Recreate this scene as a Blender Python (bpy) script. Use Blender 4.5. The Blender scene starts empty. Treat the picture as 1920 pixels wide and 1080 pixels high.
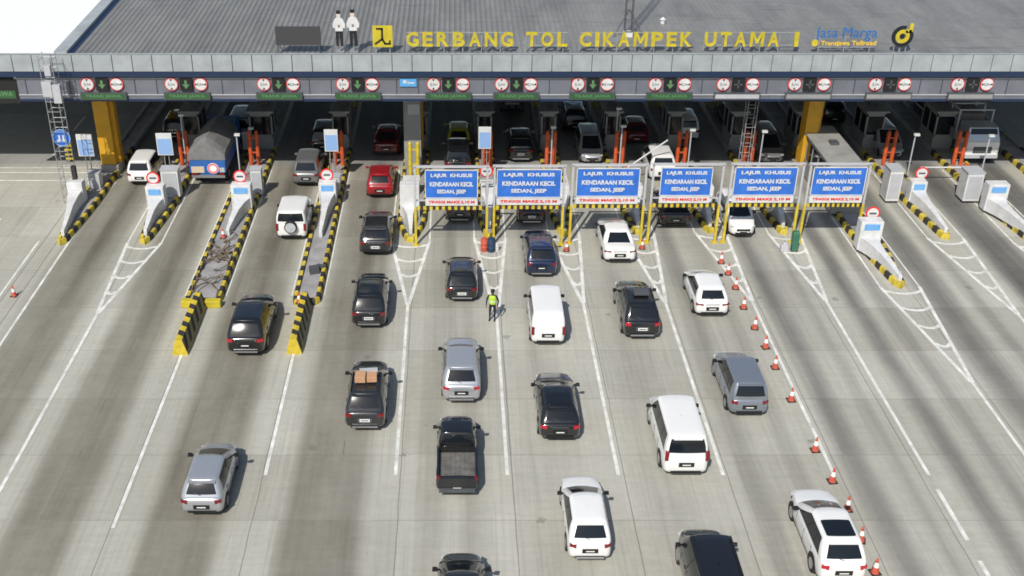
import bpy, math, random
from mathutils import Vector, Matrix
random.seed(7)
R = math.radians
SC = bpy.context.scene
COL = SC.collection
# ---------------------------------------------------------------- camera
FPX, CXP, HZ, CAMH = 2100.0, 850.0, -620.0, 28.7
PITCH = math.atan((540 - HZ) / FPX)
SP, CP = math.sin(PITCH), math.cos(PITCH)
cam = bpy.data.cameras.new('camera')
cam.sensor_width = 36; cam.lens = FPX / 1920 * 36; cam.shift_x = (960 - CXP) / 1920
cam.clip_end = 2000; cam.clip_start = .5
camo = bpy.data.objects.new('camera', cam); COL.objects.link(camo)
camo.location = (0, 0, CAMH); camo.rotation_euler = (math.pi / 2 - PITCH, 0, 0)
SC.camera = camo
# ---------------------------------------------------------------- light
LV = Vector((.35, .88, -1)).normalized()
sun = bpy.data.lights.new('sun', 'SUN'); sun.energy = 4.0; sun.angle = R(.55); sun.color = (1, .955, .87)
suno = bpy.data.objects.new('sun', sun); COL.objects.link(suno)
suno.rotation_euler = LV.to_track_quat('-Z', 'Y').to_euler()
W = bpy.data.worlds.new('World'); SC.world = W; W.use_nodes = True
nt = W.node_tree; sky = nt.nodes.new('ShaderNodeTexSky'); sky.sky_type = 'NISHITA'; sky.sun_disc = False
sky.sun_elevation = math.asin(-LV.z); sky.sun_rotation = math.atan2(-LV.x, -LV.y)
sky.air_density = 1.2; sky.dust_density = 1.5
bg = nt.nodes['Background']; bg.inputs[1].default_value = .09
nt.links.new(sky.outputs[0], bg.inputs[0])
SC.view_settings.view_transform = 'Standard'; SC.view_settings.look = 'None'
SC.view_settings.exposure = .05; SC.view_settings.gamma = 1
SC.render.engine = 'CYCLES'
SC.cycles.max_bounces = 5; SC.cycles.glossy_bounces = 3; SC.cycles.diffuse_bounces = 3
SC.cycles.use_denoising = True
SC.cycles.filter_width = 1.7

def ray(px, py):
    a = (px - CXP) / FPX; b = (py - 540) / FPX
    return a, CP - b * SP, SP + b * CP
def G(px, py, z=0):                     # point of the photograph at height z
    a, fy, dn = ray(px, py); t = (CAMH - z) / dn
    return (a * t, fy * t, z)
def P(px, py, D):                       # point of the photograph at distance D
    a, fy, dn = ray(px, py); t = D / fy
    return (a * t, D, CAMH - t * dn)

# ---------------------------------------------------------------- materials
MATS = {}
def mat(name, col, rough=.6, metal=0, coat=0, emit=None, es=0, noise=0, nscale=3, bump=0, spec=.5):
    if name in MATS: return MATS[name]
    m = bpy.data.materials.new(name); m.use_nodes = True; n = m.node_tree.nodes; l = m.node_tree.links
    b = n['Principled BSDF']
    b.inputs['Base Color'].default_value = (*col, 1); b.inputs['Roughness'].default_value = rough
    b.inputs['Metallic'].default_value = metal; b.inputs['Coat Weight'].default_value = coat
    b.inputs['Coat Roughness'].default_value = .06
    b.inputs['Specular IOR Level'].default_value = spec
    if emit: b.inputs['Emission Color'].default_value = (*emit, 1); b.inputs['Emission Strength'].default_value = es
    if noise:
        tc = n.new('ShaderNodeTexCoord'); nz = n.new('ShaderNodeTexNoise'); nz.inputs['Scale'].default_value = nscale
        nz.inputs['Detail'].default_value = 6; nz.inputs['Roughness'].default_value = .65
        l.new(tc.outputs['Object'], nz.inputs['Vector'])
        mr = n.new('ShaderNodeMapRange'); mr.inputs['From Min'].default_value = .3; mr.inputs['From Max'].default_value = .7
        mr.inputs['To Min'].default_value = 1 - noise; mr.inputs['To Max'].default_value = 1 + noise * .5
        l.new(nz.outputs['Fac'], mr.inputs['Value'])
        mx = n.new('ShaderNodeMix'); mx.data_type = 'RGBA'; mx.blend_type = 'MULTIPLY'; mx.inputs['Factor'].default_value = 1
        mx.inputs['A'].default_value = (*col, 1); l.new(mr.outputs['Result'], mx.inputs['B'])
        l.new(mx.outputs['Result'], b.inputs['Base Color'])
        if bump:
            bp = n.new('ShaderNodeBump'); bp.inputs['Strength'].default_value = bump; bp.inputs['Distance'].default_value = .02
            l.new(nz.outputs['Fac'], bp.inputs['Height']); l.new(bp.outputs['Normal'], b.inputs['Normal'])
    MATS[name] = m
    return m

def ground_material():
    m = bpy.data.materials.new('worn_concrete'); m.use_nodes = True; N = m.node_tree.nodes; L = m.node_tree.links
    b = N['Principled BSDF']; b.inputs['Roughness'].default_value = .82; b.inputs['Specular IOR Level'].default_value = .3
    geo = N.new('ShaderNodeNewGeometry'); sep = N.new('ShaderNodeSeparateXYZ'); L.new(geo.outputs['Position'], sep.inputs[0])
    X, Y = sep.outputs['X'], sep.outputs['Y']
    def M(op, a, c=None, d=None, clamp=False):
        n = N.new('ShaderNodeMath'); n.operation = op; n.use_clamp = clamp
        for i, v in enumerate((a, c, d)):
            if v is None: continue
            if isinstance(v, (int, float)): n.inputs[i].default_value = v
            else: L.new(v, n.inputs[i])
        return n.outputs[0]
    def vec(x, y, z=0):
        c = N.new('ShaderNodeCombineXYZ')
        for i, v in enumerate((x, y, z)):
            if isinstance(v, (int, float)): c.inputs[i].default_value = v
            else: L.new(v, c.inputs[i])
        return c.outputs[0]
    def noise(v, s, det=5, ro=.6):
        n = N.new('ShaderNodeTexNoise'); n.inputs['Scale'].default_value = s; n.inputs['Detail'].default_value = det
        n.inputs['Roughness'].default_value = ro; L.new(v, n.inputs['Vector']); return n.outputs['Fac']
    def mix(f, a, c, mode='MIX'):
        n = N.new('ShaderNodeMix'); n.data_type = 'RGBA'; n.blend_type = mode
        for nm, v in (('Factor', f), ('A', a), ('B', c)):
            if isinstance(v, (int, float)): n.inputs[nm].default_value = v
            elif isinstance(v, tuple): n.inputs[nm].default_value = (*v, 1)
            else: L.new(v, n.inputs[nm])
        return n.outputs['Result']
    # warped X so that the stains wander a little
    wob = M('MULTIPLY', M('SUBTRACT', noise(vec(M('MULTIPLY', X, .2), M('MULTIPLY', Y, .12)), 1, 2), .5), .32)
    XW = M('ADD', X, wob)
    bands = lambda L_: [(xc, hw, s) for xc, hw, s in L_]
    def ramp(bl, x):                      # smooth bands along X between -30 and 40
        n = N.new('ShaderNodeValToRGB'); cr = n.color_ramp; cr.interpolation = 'EASE'
        pts = {}
        for xc, hw, s in bl:
            ko, ki = (1.3, .75) if hw > 1 else (2.1, .3)
            pts[xc - hw * ko] = 0; pts[xc - hw * ki] = s; pts[xc + hw * ki] = s; pts[xc + hw * ko] = 0
        ks = sorted(pts)
        while len(cr.elements) > 1: cr.elements.remove(cr.elements[-1])
        first = True
        for k in ks:
            p = (k + 30) / 70
            if first: e = cr.elements[0]; e.position = p; first = False
            else: e = cr.elements.new(p)
            e.color = (pts[k],) * 3 + (1,)
        mr = M('DIVIDE', M('ADD', x, 30), 70)
        L.new(mr, n.inputs[0]); return n.outputs['Color']
    # wide brown grime of the lanes, thin rubber streaks near the booths
    wl = ramp([(-20.5, 1.5, .62), (-15.7, 1.35, .62), (-10.3, 1.45, .72), (-5.05, 1.5, .64), (-.9, .4, .3), (.75, .4, .3)], XW)
    wr = ramp([(4.1, .8, .18), (8.6, .8, .18), (12.1, .38, .42), (14.1, .25, .28), (16.7, .40, .6), (18.35, .2, .35)], XW)
    wr2 = ramp([(20.8, .36, .6), (22.35, .28, .4), (25.2, .55, .65), (27.25, .3, .42), (30.7, 1.1, .75), (35, 1.1, .75)], XW)
    nl = ramp([(-20.2, .34, 1), (-15.5, .34, 1), (-10.2, .36, 1), (-4.9, .32, .95), (-.15, .3, .8), (4.1, .28, .45), (8.5, .25, .2)], XW)
    nr = ramp([(12.4, .25, .45), (13.5, .25, .25), (16.5, .25, .6), (17.6, .25, .35), (20.8, .3, .6), (22.1, .25, .45), (25.8, .4, .85)], XW)
    nr2 = ramp([(30.6, .45, .85), (35.2, .5, .8)], XW)
    nearg = N.new('ShaderNodeMapRange'); nearg.inputs['From Min'].default_value = 38; nearg.inputs['From Max'].default_value = 57
    L.new(Y, nearg.inputs['Value']); ng = nearg.outputs['Result']
    streak = noise(vec(M('MULTIPLY', X, 2.2), M('MULTIPLY', Y, .07)), 1, 6, .7)
    blot = noise(vec(X, M('MULTIPLY', Y, .5)), .35, 6, .65)
    stm = M('MULTIPLY_ADD', streak, 1.1, .35)
    wide = M('MULTIPLY', M('ADD', M('ADD', wl, wr), wr2), M('MULTIPLY_ADD', blot, .9, .5))
    wide = M('MULTIPLY', wide, M('MULTIPLY_ADD', streak, .6, .92), clamp=True)
    thin = M('MULTIPLY', M('MULTIPLY', M('ADD', M('ADD', nl, nr), nr2), stm), M('MULTIPLY_ADD', ng, .85, .0), clamp=True)
    base = mix(noise(vec(X, Y), .25, 7, .65), (.40, .392, .342), (.53, .518, .462))
    base = mix(M('MULTIPLY', M('SUBTRACT', streak, .42), 1.2, clamp=True), base, (.33, .32, .29))
    warm = M('SUBTRACT', .85, M('MULTIPLY', M('ADD', X, 4), .055), clamp=True)
    grime = mix(warm, (.155, .154, .145), (.18, .166, .132))
    c = mix(wide, base, grime)
    c = mix(M('MULTIPLY', thin, .85), c, mix(warm, (.075, .073, .07), (.085, .075, .06)))
    # booth-side deck: mixed towards a darker blue grey
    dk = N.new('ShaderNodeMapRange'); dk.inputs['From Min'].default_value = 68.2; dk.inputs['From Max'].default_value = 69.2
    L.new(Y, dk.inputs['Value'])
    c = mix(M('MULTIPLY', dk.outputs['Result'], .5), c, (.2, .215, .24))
    # fine mottling
    c = mix(.5, c, mix(noise(vec(X, Y), 3.5, 8, .75), (.62, .62, .62), (1.18, 1.18, 1.18)), 'MULTIPLY')
    c = mix(.55, c, mix(noise(vec(M('MULTIPLY', X, .5), M('MULTIPLY', Y, 3.2)), 1, 7, .75), (.66, .66, .65), (1.3, 1.3, 1.3)), 'MULTIPLY')
    pt = noise(vec(X, Y), .7, 8, .8)
    c = mix(M('MULTIPLY', M('SUBTRACT', pt, .55), 2.2, clamp=True), c, (.30, .29, .25))
    fs = noise(vec(M('MULTIPLY', X, 6), M('MULTIPLY', Y, .12)), 1, 5, .7)
    c = mix(M('MULTIPLY', M('SUBTRACT', fs, .5), 1.7, clamp=True), c, (.22, .205, .17))
    wn = N.new('ShaderNodeTexWhiteNoise'); wn.noise_dimensions = '2D'
    L.new(vec(M('FLOOR', M('DIVIDE', M('ADD', X, 2.15), 4.6)), M('FLOOR', M('ADD', M('DIVIDE', M('ADD', Y, 42.4), 4.1), .5))), wn.inputs['Vector'])
    c = mix(1, c, mix(wn.outputs['Value'], (.89, .885, .87), (1.06, 1.06, 1.06)), 'MULTIPLY')
    # joints
    jy = M('ABSOLUTE', M('SUBTRACT', M('FRACT', M('DIVIDE', M('ADD', Y, 1.4 + 4.1 * 10), 4.1)), .5))
    jy = M('MULTIPLY', M('LESS_THAN', jy, .0055), M('GREATER_THAN', noise(vec(M('MULTIPLY', X, .15), M('MULTIPLY', Y, .24)), 1, 2), .40))
    c = mix(M('MULTIPLY', jy, .42), c, (.16, .15, .14))
    for x0 in (-18.15, -13.1, -7.75, -2.15, 2.4, 6.95, 11.15, 15.75, 19.0, 24.1, -22.7, -23.5, -15.6, -4.6):
        wv = M('MULTIPLY', M('SUBTRACT', noise(vec(x0, M('MULTIPLY', Y, .5)), 1, 3), .5), .1)
        j = M('LESS_THAN', M('ABSOLUTE', M('SUBTRACT', M('ADD', X, wv), x0)), .022)
        if x0 in (-15.6, -4.6): j = M('MULTIPLY', j, M('GREATER_THAN', noise(vec(x0, M('MULTIPLY', Y, .3)), 1, 2), .52))
        c = mix(M('MULTIPLY', j, .6 if x0 > -22 else .8), c, (.12, .115, .11))
    # dark spots of oil
    vo = N.new('ShaderNodeTexVoronoi'); vo.inputs['Scale'].default_value = .33; L.new(geo.outputs['Position'], vo.inputs['Vector'])
    sp = M('LESS_THAN', M('ADD', vo.outputs['Distance'], M('MULTIPLY', noise(vec(X, Y), 7, 3), .16)), .14)
    c = mix(M('MULTIPLY', sp, .45), c, (.13, .125, .115))
    L.new(c, b.inputs['Base Color'])
    bp = N.new('ShaderNodeBump'); bp.inputs['Strength'].default_value = .25; bp.inputs['Distance'].default_value = .01
    L.new(noise(vec(X, Y), 9, 6, .7), bp.inputs['Height']); L.new(bp.outputs['Normal'], b.inputs['Normal'])
    return m

def roof_material(name, ca, cb, streak=1, pitch=.33):
    m = bpy.data.materials.new(name); m.use_nodes = True; N = m.node_tree.nodes; L = m.node_tree.links
    b = N['Principled BSDF']; b.inputs['Roughness'].default_value = .5; b.inputs['Metallic'].default_value = .15
    geo = N.new('ShaderNodeNewGeometry')
    mp = N.new('ShaderNodeMapping'); mp.inputs['Scale'].default_value = (.5, .16, .3); L.new(geo.outputs['Position'], mp.inputs[0])
    nz = N.new('ShaderNodeTexNoise'); nz.inputs['Scale'].default_value = 1; nz.inputs['Detail'].default_value = 8; nz.inputs['Roughness'].default_value = .7
    L.new(mp.outputs[0], nz.inputs['Vector'])
    cr = N.new('ShaderNodeValToRGB'); cr.color_ramp.elements[0].color = (*ca, 1); cr.color_ramp.elements[0].position = .33
    cr.color_ramp.elements[1].color = (*cb, 1); cr.color_ramp.elements[1].position = .62
    L.new(nz.outputs['Fac'], cr.inputs[0])
    mp2 = N.new('ShaderNodeMapping'); mp2.inputs['Scale'].default_value = (.16, 1.6, .3); mp2.inputs['Rotation'].default_value = (0, 0, .12)
    L.new(geo.outputs['Position'], mp2.inputs[0])
    n2 = N.new('ShaderNodeTexNoise'); n2.inputs['Scale'].default_value = 1; n2.inputs['Detail'].default_value = 7; n2.inputs['Roughness'].default_value = .75
    L.new(mp2.outputs[0], n2.inputs['Vector'])
    c2 = N.new('ShaderNodeValToRGB'); c2.color_ramp.elements[0].position = .55; c2.color_ramp.elements[1].position = .72
    c2.color_ramp.elements[0].color = (0, 0, 0, 1); c2.color_ramp.elements[1].color = (.75 * streak,) * 3 + (1,)
    L.new(n2.outputs['Fac'], c2.inputs[0])
    mx = N.new('ShaderNodeMix'); mx.data_type = 'RGBA'; L.new(c2.outputs[0], mx.inputs['Factor']); L.new(cr.outputs[0], mx.inputs['A'])
    mx.inputs['B'].default_value = (.10, .10, .105, 1)
    # ribs
    sep = N.new('ShaderNodeSeparateXYZ'); L.new(geo.outputs['Position'], sep.inputs[0])
    d = N.new('ShaderNodeMath'); d.operation = 'MULTIPLY'; d.inputs[1].default_value = 2 * math.pi / pitch; L.new(sep.outputs['X'], d.inputs[0])
    s = N.new('ShaderNodeMath'); s.operation = 'SINE'; L.new(d.outputs[0], s.inputs[0])
    bp = N.new('ShaderNodeBump'); bp.inputs['Strength'].default_value = .9; bp.inputs['Distance'].default_value = .03
    L.new(s.outputs[0], bp.inputs['Height']); L.new(bp.outputs['Normal'], b.inputs['Normal'])
    gt = N.new('ShaderNodeMath'); gt.operation = 'GREATER_THAN'; gt.inputs[1].default_value = .72; L.new(s.outputs[0], gt.inputs[0])
    g2 = N.new('ShaderNodeMath'); g2.operation = 'MULTIPLY'; g2.inputs[1].default_value = .5 * streak; L.new(gt.outputs[0], g2.inputs[0])
    m3 = N.new('ShaderNodeMix'); m3.data_type = 'RGBA'; m3.blend_type = 'MULTIPLY'; xf = N.new('ShaderNodeMapRange'); xf.inputs['From Min'].default_value = -2; xf.inputs['From Max'].default_value = 9; xf.inputs['To Min'].default_value = 1; xf.inputs['To Max'].default_value = .16; L.new(sep.outputs['X'], xf.inputs['Value'])
    g3 = N.new('ShaderNodeMath'); g3.operation = 'MULTIPLY'; L.new(g2.outputs[0], g3.inputs[0]); L.new(xf.outputs['Result'], g3.inputs[1]); L.new(g3.outputs[0], m3.inputs['Factor'])
    bs_ = N.new('ShaderNodeMath'); bs_.operation = 'MULTIPLY'; bs_.inputs[1].default_value = .9; L.new(xf.outputs['Result'], bs_.inputs[0]); L.new(bs_.outputs[0], bp.inputs['Strength'])
    L.new(mx.outputs['Result'], m3.inputs['A']); m3.inputs['B'].default_value = (.3, .3, .31, 1)
    L.new(m3.outputs['Result'], b.inputs['Base Color'])
    return m

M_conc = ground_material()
M_slab = mat('island_concrete', (.33, .32, .32), .85, noise=.35, nscale=1.2, bump=.3)
M_yel = mat('kerb_yellow', (.60, .47, .05), .6, noise=.55, nscale=3)
M_blk = mat('kerb_black', (.035, .032, .03), .7, noise=.3, nscale=4)
M_yelp = mat('post_yellow', (.64, .49, .04), .5, noise=.35, nscale=3)
M_colyel = mat('column_yellow', (.68, .36, .02), .5, noise=.22, nscale=1.3)
M_white = mat('white_paint', (.66, .665, .67), .5, noise=.2, nscale=1.6)
M_line = mat('road_paint', (.74, .74, .70), .7, noise=.35, nscale=1.4)
M_grey = mat('grey_steel', (.36, .37, .38), .5, .3, noise=.15)
M_lgrey = mat('light_grey_paint', (.46, .47, .50), .5, noise=.12, nscale=2)
M_dgrey = mat('dark_grey_steel', (.09, .095, .105), .55, .2)
M_band = mat('fascia_panel', (.37, .405, .425), .5, .05, noise=.22, nscale=.9)
M_gap = mat('panel_joint', (.20, .22, .24), .7)
M_navy = mat('navy_trim', (.012, .028, .075), .5)
M_board = mat('board_lilac_grey', (.17, .18, .215), .55, .1, noise=.2, nscale=.8)
M_orange = mat('orange_red_paint', (.60, .10, .025), .55, noise=.35)
M_redor = mat('cone_orange', (.55, .10, .06), .65, noise=.3, nscale=6)
M_red = mat('sign_red', (.70, .03, .03), .5)
M_blue = mat('sign_blue', (.035, .16, .60), .4, noise=.3, nscale=1.2)
M_pblue = mat('pale_blue_panel', (.26, .42, .72), .4)
M_sblue = mat('sky_blue_panel', (.10, .36, .70), .4)
M_ledg = mat('led_green', (.025, .07, .03), .5, emit=(.10, .5, .12), es=.06)
M_ledt = mat('led_letters', (.09, .20, .09), .5, emit=(.45, 1, .35), es=.04)
M_black = mat('black_plastic', (.012, .012, .013), .5)
M_rubber = mat('tyre_rubber', (.018, .018, .018), .85)
M_rim = mat('alloy_rim', (.5, .5, .52), .3, .8)
M_glass = mat('car_glass', (.010, .014, .019), .09, 0, 0, spec=.45)
M_pillar = mat('pillar_black', (.010, .010, .011), .35, spec=.35)
M_tail = mat('tail_light_red', (.20, .005, .010), .2, coat=.6)
M_brake = mat('brake_light_lit', (.42, .01, .02), .2, coat=.5, emit=(1, .03, .05), es=.06)
M_head = mat('headlight_glass', (.75, .78, .8), .12, .3, .6)
M_platew = mat('plate_white', (.85, .85, .83), .4)
M_plateb = mat('plate_black', (.02, .02, .02), .4)
M_letter = mat('letter_yellow', (.56, .46, .03), .5, noise=.3, nscale=1.5)
M_tarp = mat('tarpaulin_grey', (.20, .20, .20), .8, noise=.3, nscale=1.5, bump=.5)
M_trblue = mat('truck_blue', (.03, .13, .40), .5, noise=.15)
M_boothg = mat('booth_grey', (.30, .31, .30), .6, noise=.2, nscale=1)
M_brown = mat('rope_brown', (.17, .13, .085), .9)
M_carton = mat('carton', (.52, .30, .17), .8, noise=.15)
M_green = mat('bin_green', (.04, .16, .10), .5, noise=.2)
M_cyan = mat('barrel_blue', (.02, .05, .10), .5)
M_skin = mat('skin', (.30, .17, .10), .6)
M_lime = mat('vest_lime', (.42, .62, .05), .6)
M_dcloth = mat('dark_uniform', (.012, .014, .018), .85)
M_soffit = mat('soffit_steel', (.10, .105, .115), .7)
M_roof = roof_material('ribbed_grey_roof', (.185, .182, .176), (.275, .272, .262))
M_wroof = mat('white_roof', (.86, .86, .85), .5)
PAINT = {
 'white': mat('paint_white', (.80, .80, .79), .22, 0, .8),
 'silver': mat('paint_silver', (.50, .52, .55), .28, .55, .8),
 'steel': mat('paint_steel_grey', (.27, .30, .35), .28, .5, .8),
 'grey': mat('paint_grey', (.20, .20, .21), .3, .4, .8),
 'black': mat('paint_black', (.010, .011, .013), .16, 0, 1),
 'dark': mat('paint_charcoal', (.028, .03, .033), .22, .2, .9),
 'navy': mat('paint_navy', (.012, .022, .06), .2, .2, 1),
 'red': mat('paint_red', (.27, .010, .016), .25, 0, .9),
 'lime': mat('paint_yellow_green', (.38, .38, .03), .3, 0, .8),
 'maroon': mat('paint_dark_red', (.12, .008, .012), .25, 0, .9),
}
# ---------------------------------------------------------------- mesh builder
def tag(o, label=None, cat=None, group=None, kind=None):
    if label: o['label'] = label
    if cat: o['category'] = cat
    if group: o['group'] = group
    if kind: o['kind'] = kind
    return o
def empty(name, loc, rz=0, label=None, cat=None, group=None):
    o = bpy.data.objects.new(name, None); COL.objects.link(o); o.location = loc; o.rotation_euler = (0, 0, rz)
    o.empty_display_size = .3
    return tag(o, label, cat, group)
class MB:
    def __init__(s): s.v = []; s.f = []; s.m = []
    def quad(s, pts, mi=0):
        b = len(s.v); s.v += [tuple(p) for p in pts]; s.f.append(tuple(range(b, b + len(pts)))); s.m.append(mi); return s
    def box(s, c, d, mi=0, rz=0, rx=0, taper=1.0):
        b = len(s.v); M4 = Matrix.Translation(c) @ Matrix.Rotation(rz, 4, 'Z') @ Matrix.Rotation(rx, 4, 'X')
        for z in (-1, 1):
            k = taper if z > 0 else 1
            for x, y in ((-1, -1), (1, -1), (1, 1), (-1, 1)):
                s.v.append(tuple(M4 @ Vector((x * d[0] / 2 * k, y * d[1] / 2 * k, z * d[2] / 2))))
        for f in ((0, 3, 2, 1), (4, 5, 6, 7), (0, 1, 5, 4), (1, 2, 6, 5), (2, 3, 7, 6), (3, 0, 4, 7)):
            s.f.append(tuple(b + i for i in f)); s.m.append(mi)
        return s
    def tube(s, a, c, r, mi=0, n=8, r2=None, caps=True):
        a = Vector(a); c = Vector(c); r2 = r if r2 is None else r2; d = (c - a)
        q = d.to_track_quat('Z', 'Y'); b = len(s.v)
        for k, (p, rr) in enumerate(((a, r), (c, r2))):
            for i in range(n):
                t = 2 * math.pi * i / n
                s.v.append(tuple(p + q @ Vector((math.cos(t) * rr, math.sin(t) * rr, 0))))
        for i in range(n):
            j = (i + 1) % n; s.f.append((b + i, b + j, b + n + j, b + n + i)); s.m.append(mi)
        if caps:
            s.f.append(tuple(b + i for i in reversed(range(n)))); s.m.append(mi)
            s.f.append(tuple(b + n + i for i in range(n))); s.m.append(mi)
        return s
    def loft(s, rings, closed=True, caps=(True, True), mi=0):
        b = len(s.v); n = len(rings[0])
        for r in rings: s.v += [tuple(p) for p in r]
        for i in range(len(rings) - 1):
            for j in range(n if closed else n - 1):
                k = (j + 1) % n
                s.f.append((b + i * n + j, b + i * n + k, b + (i + 1) * n + k, b + (i + 1) * n + j)); s.m.append(mi)
        if caps[0]: s.f.append(tuple(b + j for j in reversed(range(n)))); s.m.append(mi)
        if caps[1]: s.f.append(tuple(b + (len(rings) - 1) * n + j for j in range(n))); s.m.append(mi)
        return s
    def prism(s, poly, z0, z1, mi=0):
        return s.loft([[(x, y, z0) for x, y in poly], [(x, y, z1) for x, y in poly]], mi=mi)
    def mesh(s, name, mats, smooth=False, ang=35, bevel=0):
        me = bpy.data.meshes.new(name); me.from_pydata(s.v, [], s.f)
        for m in (mats if isinstance(mats, (list, tuple)) else [mats]): me.materials.append(m)
        me.polygons.foreach_set('material_index', s.m)
        if smooth:
            me.polygons.foreach_set('use_smooth', [True] * len(me.polygons)); me.set_sharp_from_angle(angle=R(ang))
        me.update(); return me
    def build(s, name, mats, parent=None, smooth=False, ang=35, loc=(0, 0, 0), rot=(0, 0, 0), bevel=0):
        o = bpy.data.objects.new(name, s.mesh(name, mats, smooth, ang)); COL.objects.link(o)
        o.parent = parent; o.location = loc; o.rotation_euler = rot
        if bevel:
            b = o.modifiers.new('bevel', 'BEVEL'); b.width = bevel; b.segments = 2; b.limit_method = 'ANGLE'
        return o
def copy_tree(o, parent=None):
    c = o.copy(); COL.objects.link(c); c.parent = parent
    for ch in list(o.children):
        if ch.name in bpy.data.objects: copy_tree(ch, c)
    return c
def text(body, size, m, parent, name='lettering', loc=(0, 0, 0), extrude=.01, bold=.0, rot=(math.pi / 2, 0, 0), width=None, sx=1, spacing=1, height=None):
    cu = bpy.data.curves.new(name, 'FONT'); cu.body = body; cu.size = size; cu.extrude = extrude; cu.offset = bold
    cu.align_x = 'CENTER'; cu.align_y = 'CENTER'; cu.space_character = spacing; cu.resolution_u = 3
    t = bpy.data.objects.new('tmp', cu); COL.objects.link(t)
    bpy.context.view_layer.update()
    me = bpy.data.meshes.new_from_object(t.evaluated_get(bpy.context.evaluated_depsgraph_get()))
    bpy.data.objects.remove(t); bpy.data.curves.remove(cu)
    xs = [v.co.x for v in me.vertices]; ys = [v.co.y for v in me.vertices]
    cx = (min(xs) + max(xs)) / 2; cy = (min(ys) + max(ys)) / 2
    k = (width / (max(xs) - min(xs))) if width else sx
    kh = (height / (max(ys) - min(ys))) if height else 1
    for v in me.vertices: v.co.x = (v.co.x - cx) * k; v.co.y = (v.co.y - cy) * kh
    me.materials.clear(); me.materials.append(m); me.name = name
    o = bpy.data.objects.new(name, me); COL.objects.link(o); o.parent = parent; o.location = loc; o.rotation_euler = rot
    return o
ORD = ['first', 'second', 'third', 'fourth', 'fifth', 'sixth', 'seventh', 'eighth', 'ninth', 'tenth', 'eleventh', 'twelfth', 'thirteenth', 'fourteenth']

# ================================================================ ground and markings
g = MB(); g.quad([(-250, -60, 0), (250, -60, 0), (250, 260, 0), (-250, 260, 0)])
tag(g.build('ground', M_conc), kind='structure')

# islands: centre x, nose distance, width, taper length, blunt
ISL = [(-22.35, 56.9, 1.35, 7, 0), (-17.65, 57.0, 1.5, 6, 0), (-12.95, 50.1, 1.9, .1, 1), (-7.6, 50.1, 1.45, .1, 1),
       (-2.45, 57.2, 1.75, 3, 0), (2.1, 57.6, 1.35, 3, 0), (6.4, 58.0, 1.35, 4, 0), (10.75, 58.2, 1.35, 4, 0),
       (14.95, 58.4, 1.35, 4.5, 0), (19.2, 58.2, 1.35, 4.5, 0), (23.7, 51.8, 1.65, 6.5, 0), (28.35, 57.6, 1.6, 7, 0),
       (33.1, 57.0, 1.7, 8, 0), (37.9, 58, 1.7, 8, 0)]
LANEX = [(-20.9), (-15.9), (-10.4), (-5.7), (-.3), 3.75, 8.3, 12.9, 16.95, 21.2, 26.0, 30.9]
ISL_END = 92
def outline(x, y0, w, tp, blunt):
    h = w / 2
    if blunt: return [(x - h, ISL_END), (x - h, y0), (x + h, y0), (x + h, ISL_END)]
    r = .28; pts = [(x - h, ISL_END), (x - h, y0 + tp)]
    for k in range(1, 4): t = k / 4; pts.append((x - h + (h - r) * t ** 1.5, y0 + tp - (tp - r) * t))
    for k in range(0, 7): a = math.pi + math.pi * k / 6; pts.append((x + math.cos(a) * r, y0 + r + math.sin(a) * r))
    for k in (3, 2, 1): t = k / 4; pts.append((x + h - (h - r) * t ** 1.5, y0 + tp - (tp - r) * t))
    pts += [(x + h, y0 + tp), (x + h, ISL_END)]
    return pts
def resample(pts, step):
    out = [Vector(pts[0])]; acc = 0
    for a, b in zip(pts, pts[1:]):
        a = Vector(a); b = Vector(b); L = (b - a).length
        if L < 1e-6: continue
        d = (b - a) / L; t = step - acc
        while t <= L: out.append(a + d * t); t += step
        acc = L - (t - step)
    out.append(Vector(pts[-1])); return out
WHERE = ['at the far left beside the open lane', 'left of the small white van', 'long one with cables lying on it', 'long one left of the red car',
         'left of the first blue lane board', 'between first and second blue boards', 'between second and third blue boards',
         'between third and fourth blue boards', 'between fourth and fifth blue boards', 'between fifth and sixth blue boards',
         'right of the sixth blue board', 'under the front facing silver car', 'beside the front facing white truck', 'at the right edge of the picture']
for i, (x, y0, w, tp, bl) in enumerate(ISL):
    root = empty('toll_island', (x, y0, 0), 0, f'{ORD[i]} striped kerb island from the left, {WHERE[i]}', 'traffic island', 'raised islands between the toll lanes')
    ol = outline(0, 0, w, tp, bl); ol = [(a, b - (y0 if b == ISL_END else 0)) for a, b in ol]
    s = MB(); k = (w - .36) / w
    s.prism([(a * k, b + (.18 if b < 1 else 0)) for a, b in ol], 0, .19)
    s.build('slab', M_slab, root)
    rs = resample(ol, .56); kb = MB(); n = len(rs); kw = .24; kh = .32
    nor = []
    for j in range(n):
        t = (rs[min(j + 1, n - 1)] - rs[max(j - 1, 0)]).normalized(); nor.append(Vector((t.y, -t.x)))
    nosej = min(range(n), key=lambda j: rs[j].y)
    for j in range(n - 1):
        a, b = rs[j], rs[j + 1]; na, nb = nor[j], nor[j + 1]; mi = 1 if (j - nosej) % 2 else 0
        if abs(j - nosej + .5) < 1 and not bl: mi = 0
        if a.y + y0 > 71: mi = 2  # plain grey under the canopy: shade put into the kerb colour, stripes dropped
        def sec(p, q, e):
            o = Vector((p.x, p.y)); return [(o.x, o.y, 0), (o.x - q.x * .03, o.y - q.y * .03, kh - .05), (o.x - q.x * .07, o.y - q.y * .07, kh), (o.x - q.x * kw, o.y - q.y * kw, kh), (o.x - q.x * kw, o.y - q.y * kw, .15)]
        d = (b - a).normalized() * .012
        kb.loft([sec(a + d, na, 0), sec(b - d, nb, 0)], mi=mi)
    kb.build('kerb', [M_yel, M_blk, M_boothg], root, smooth=True, ang=40)

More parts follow.
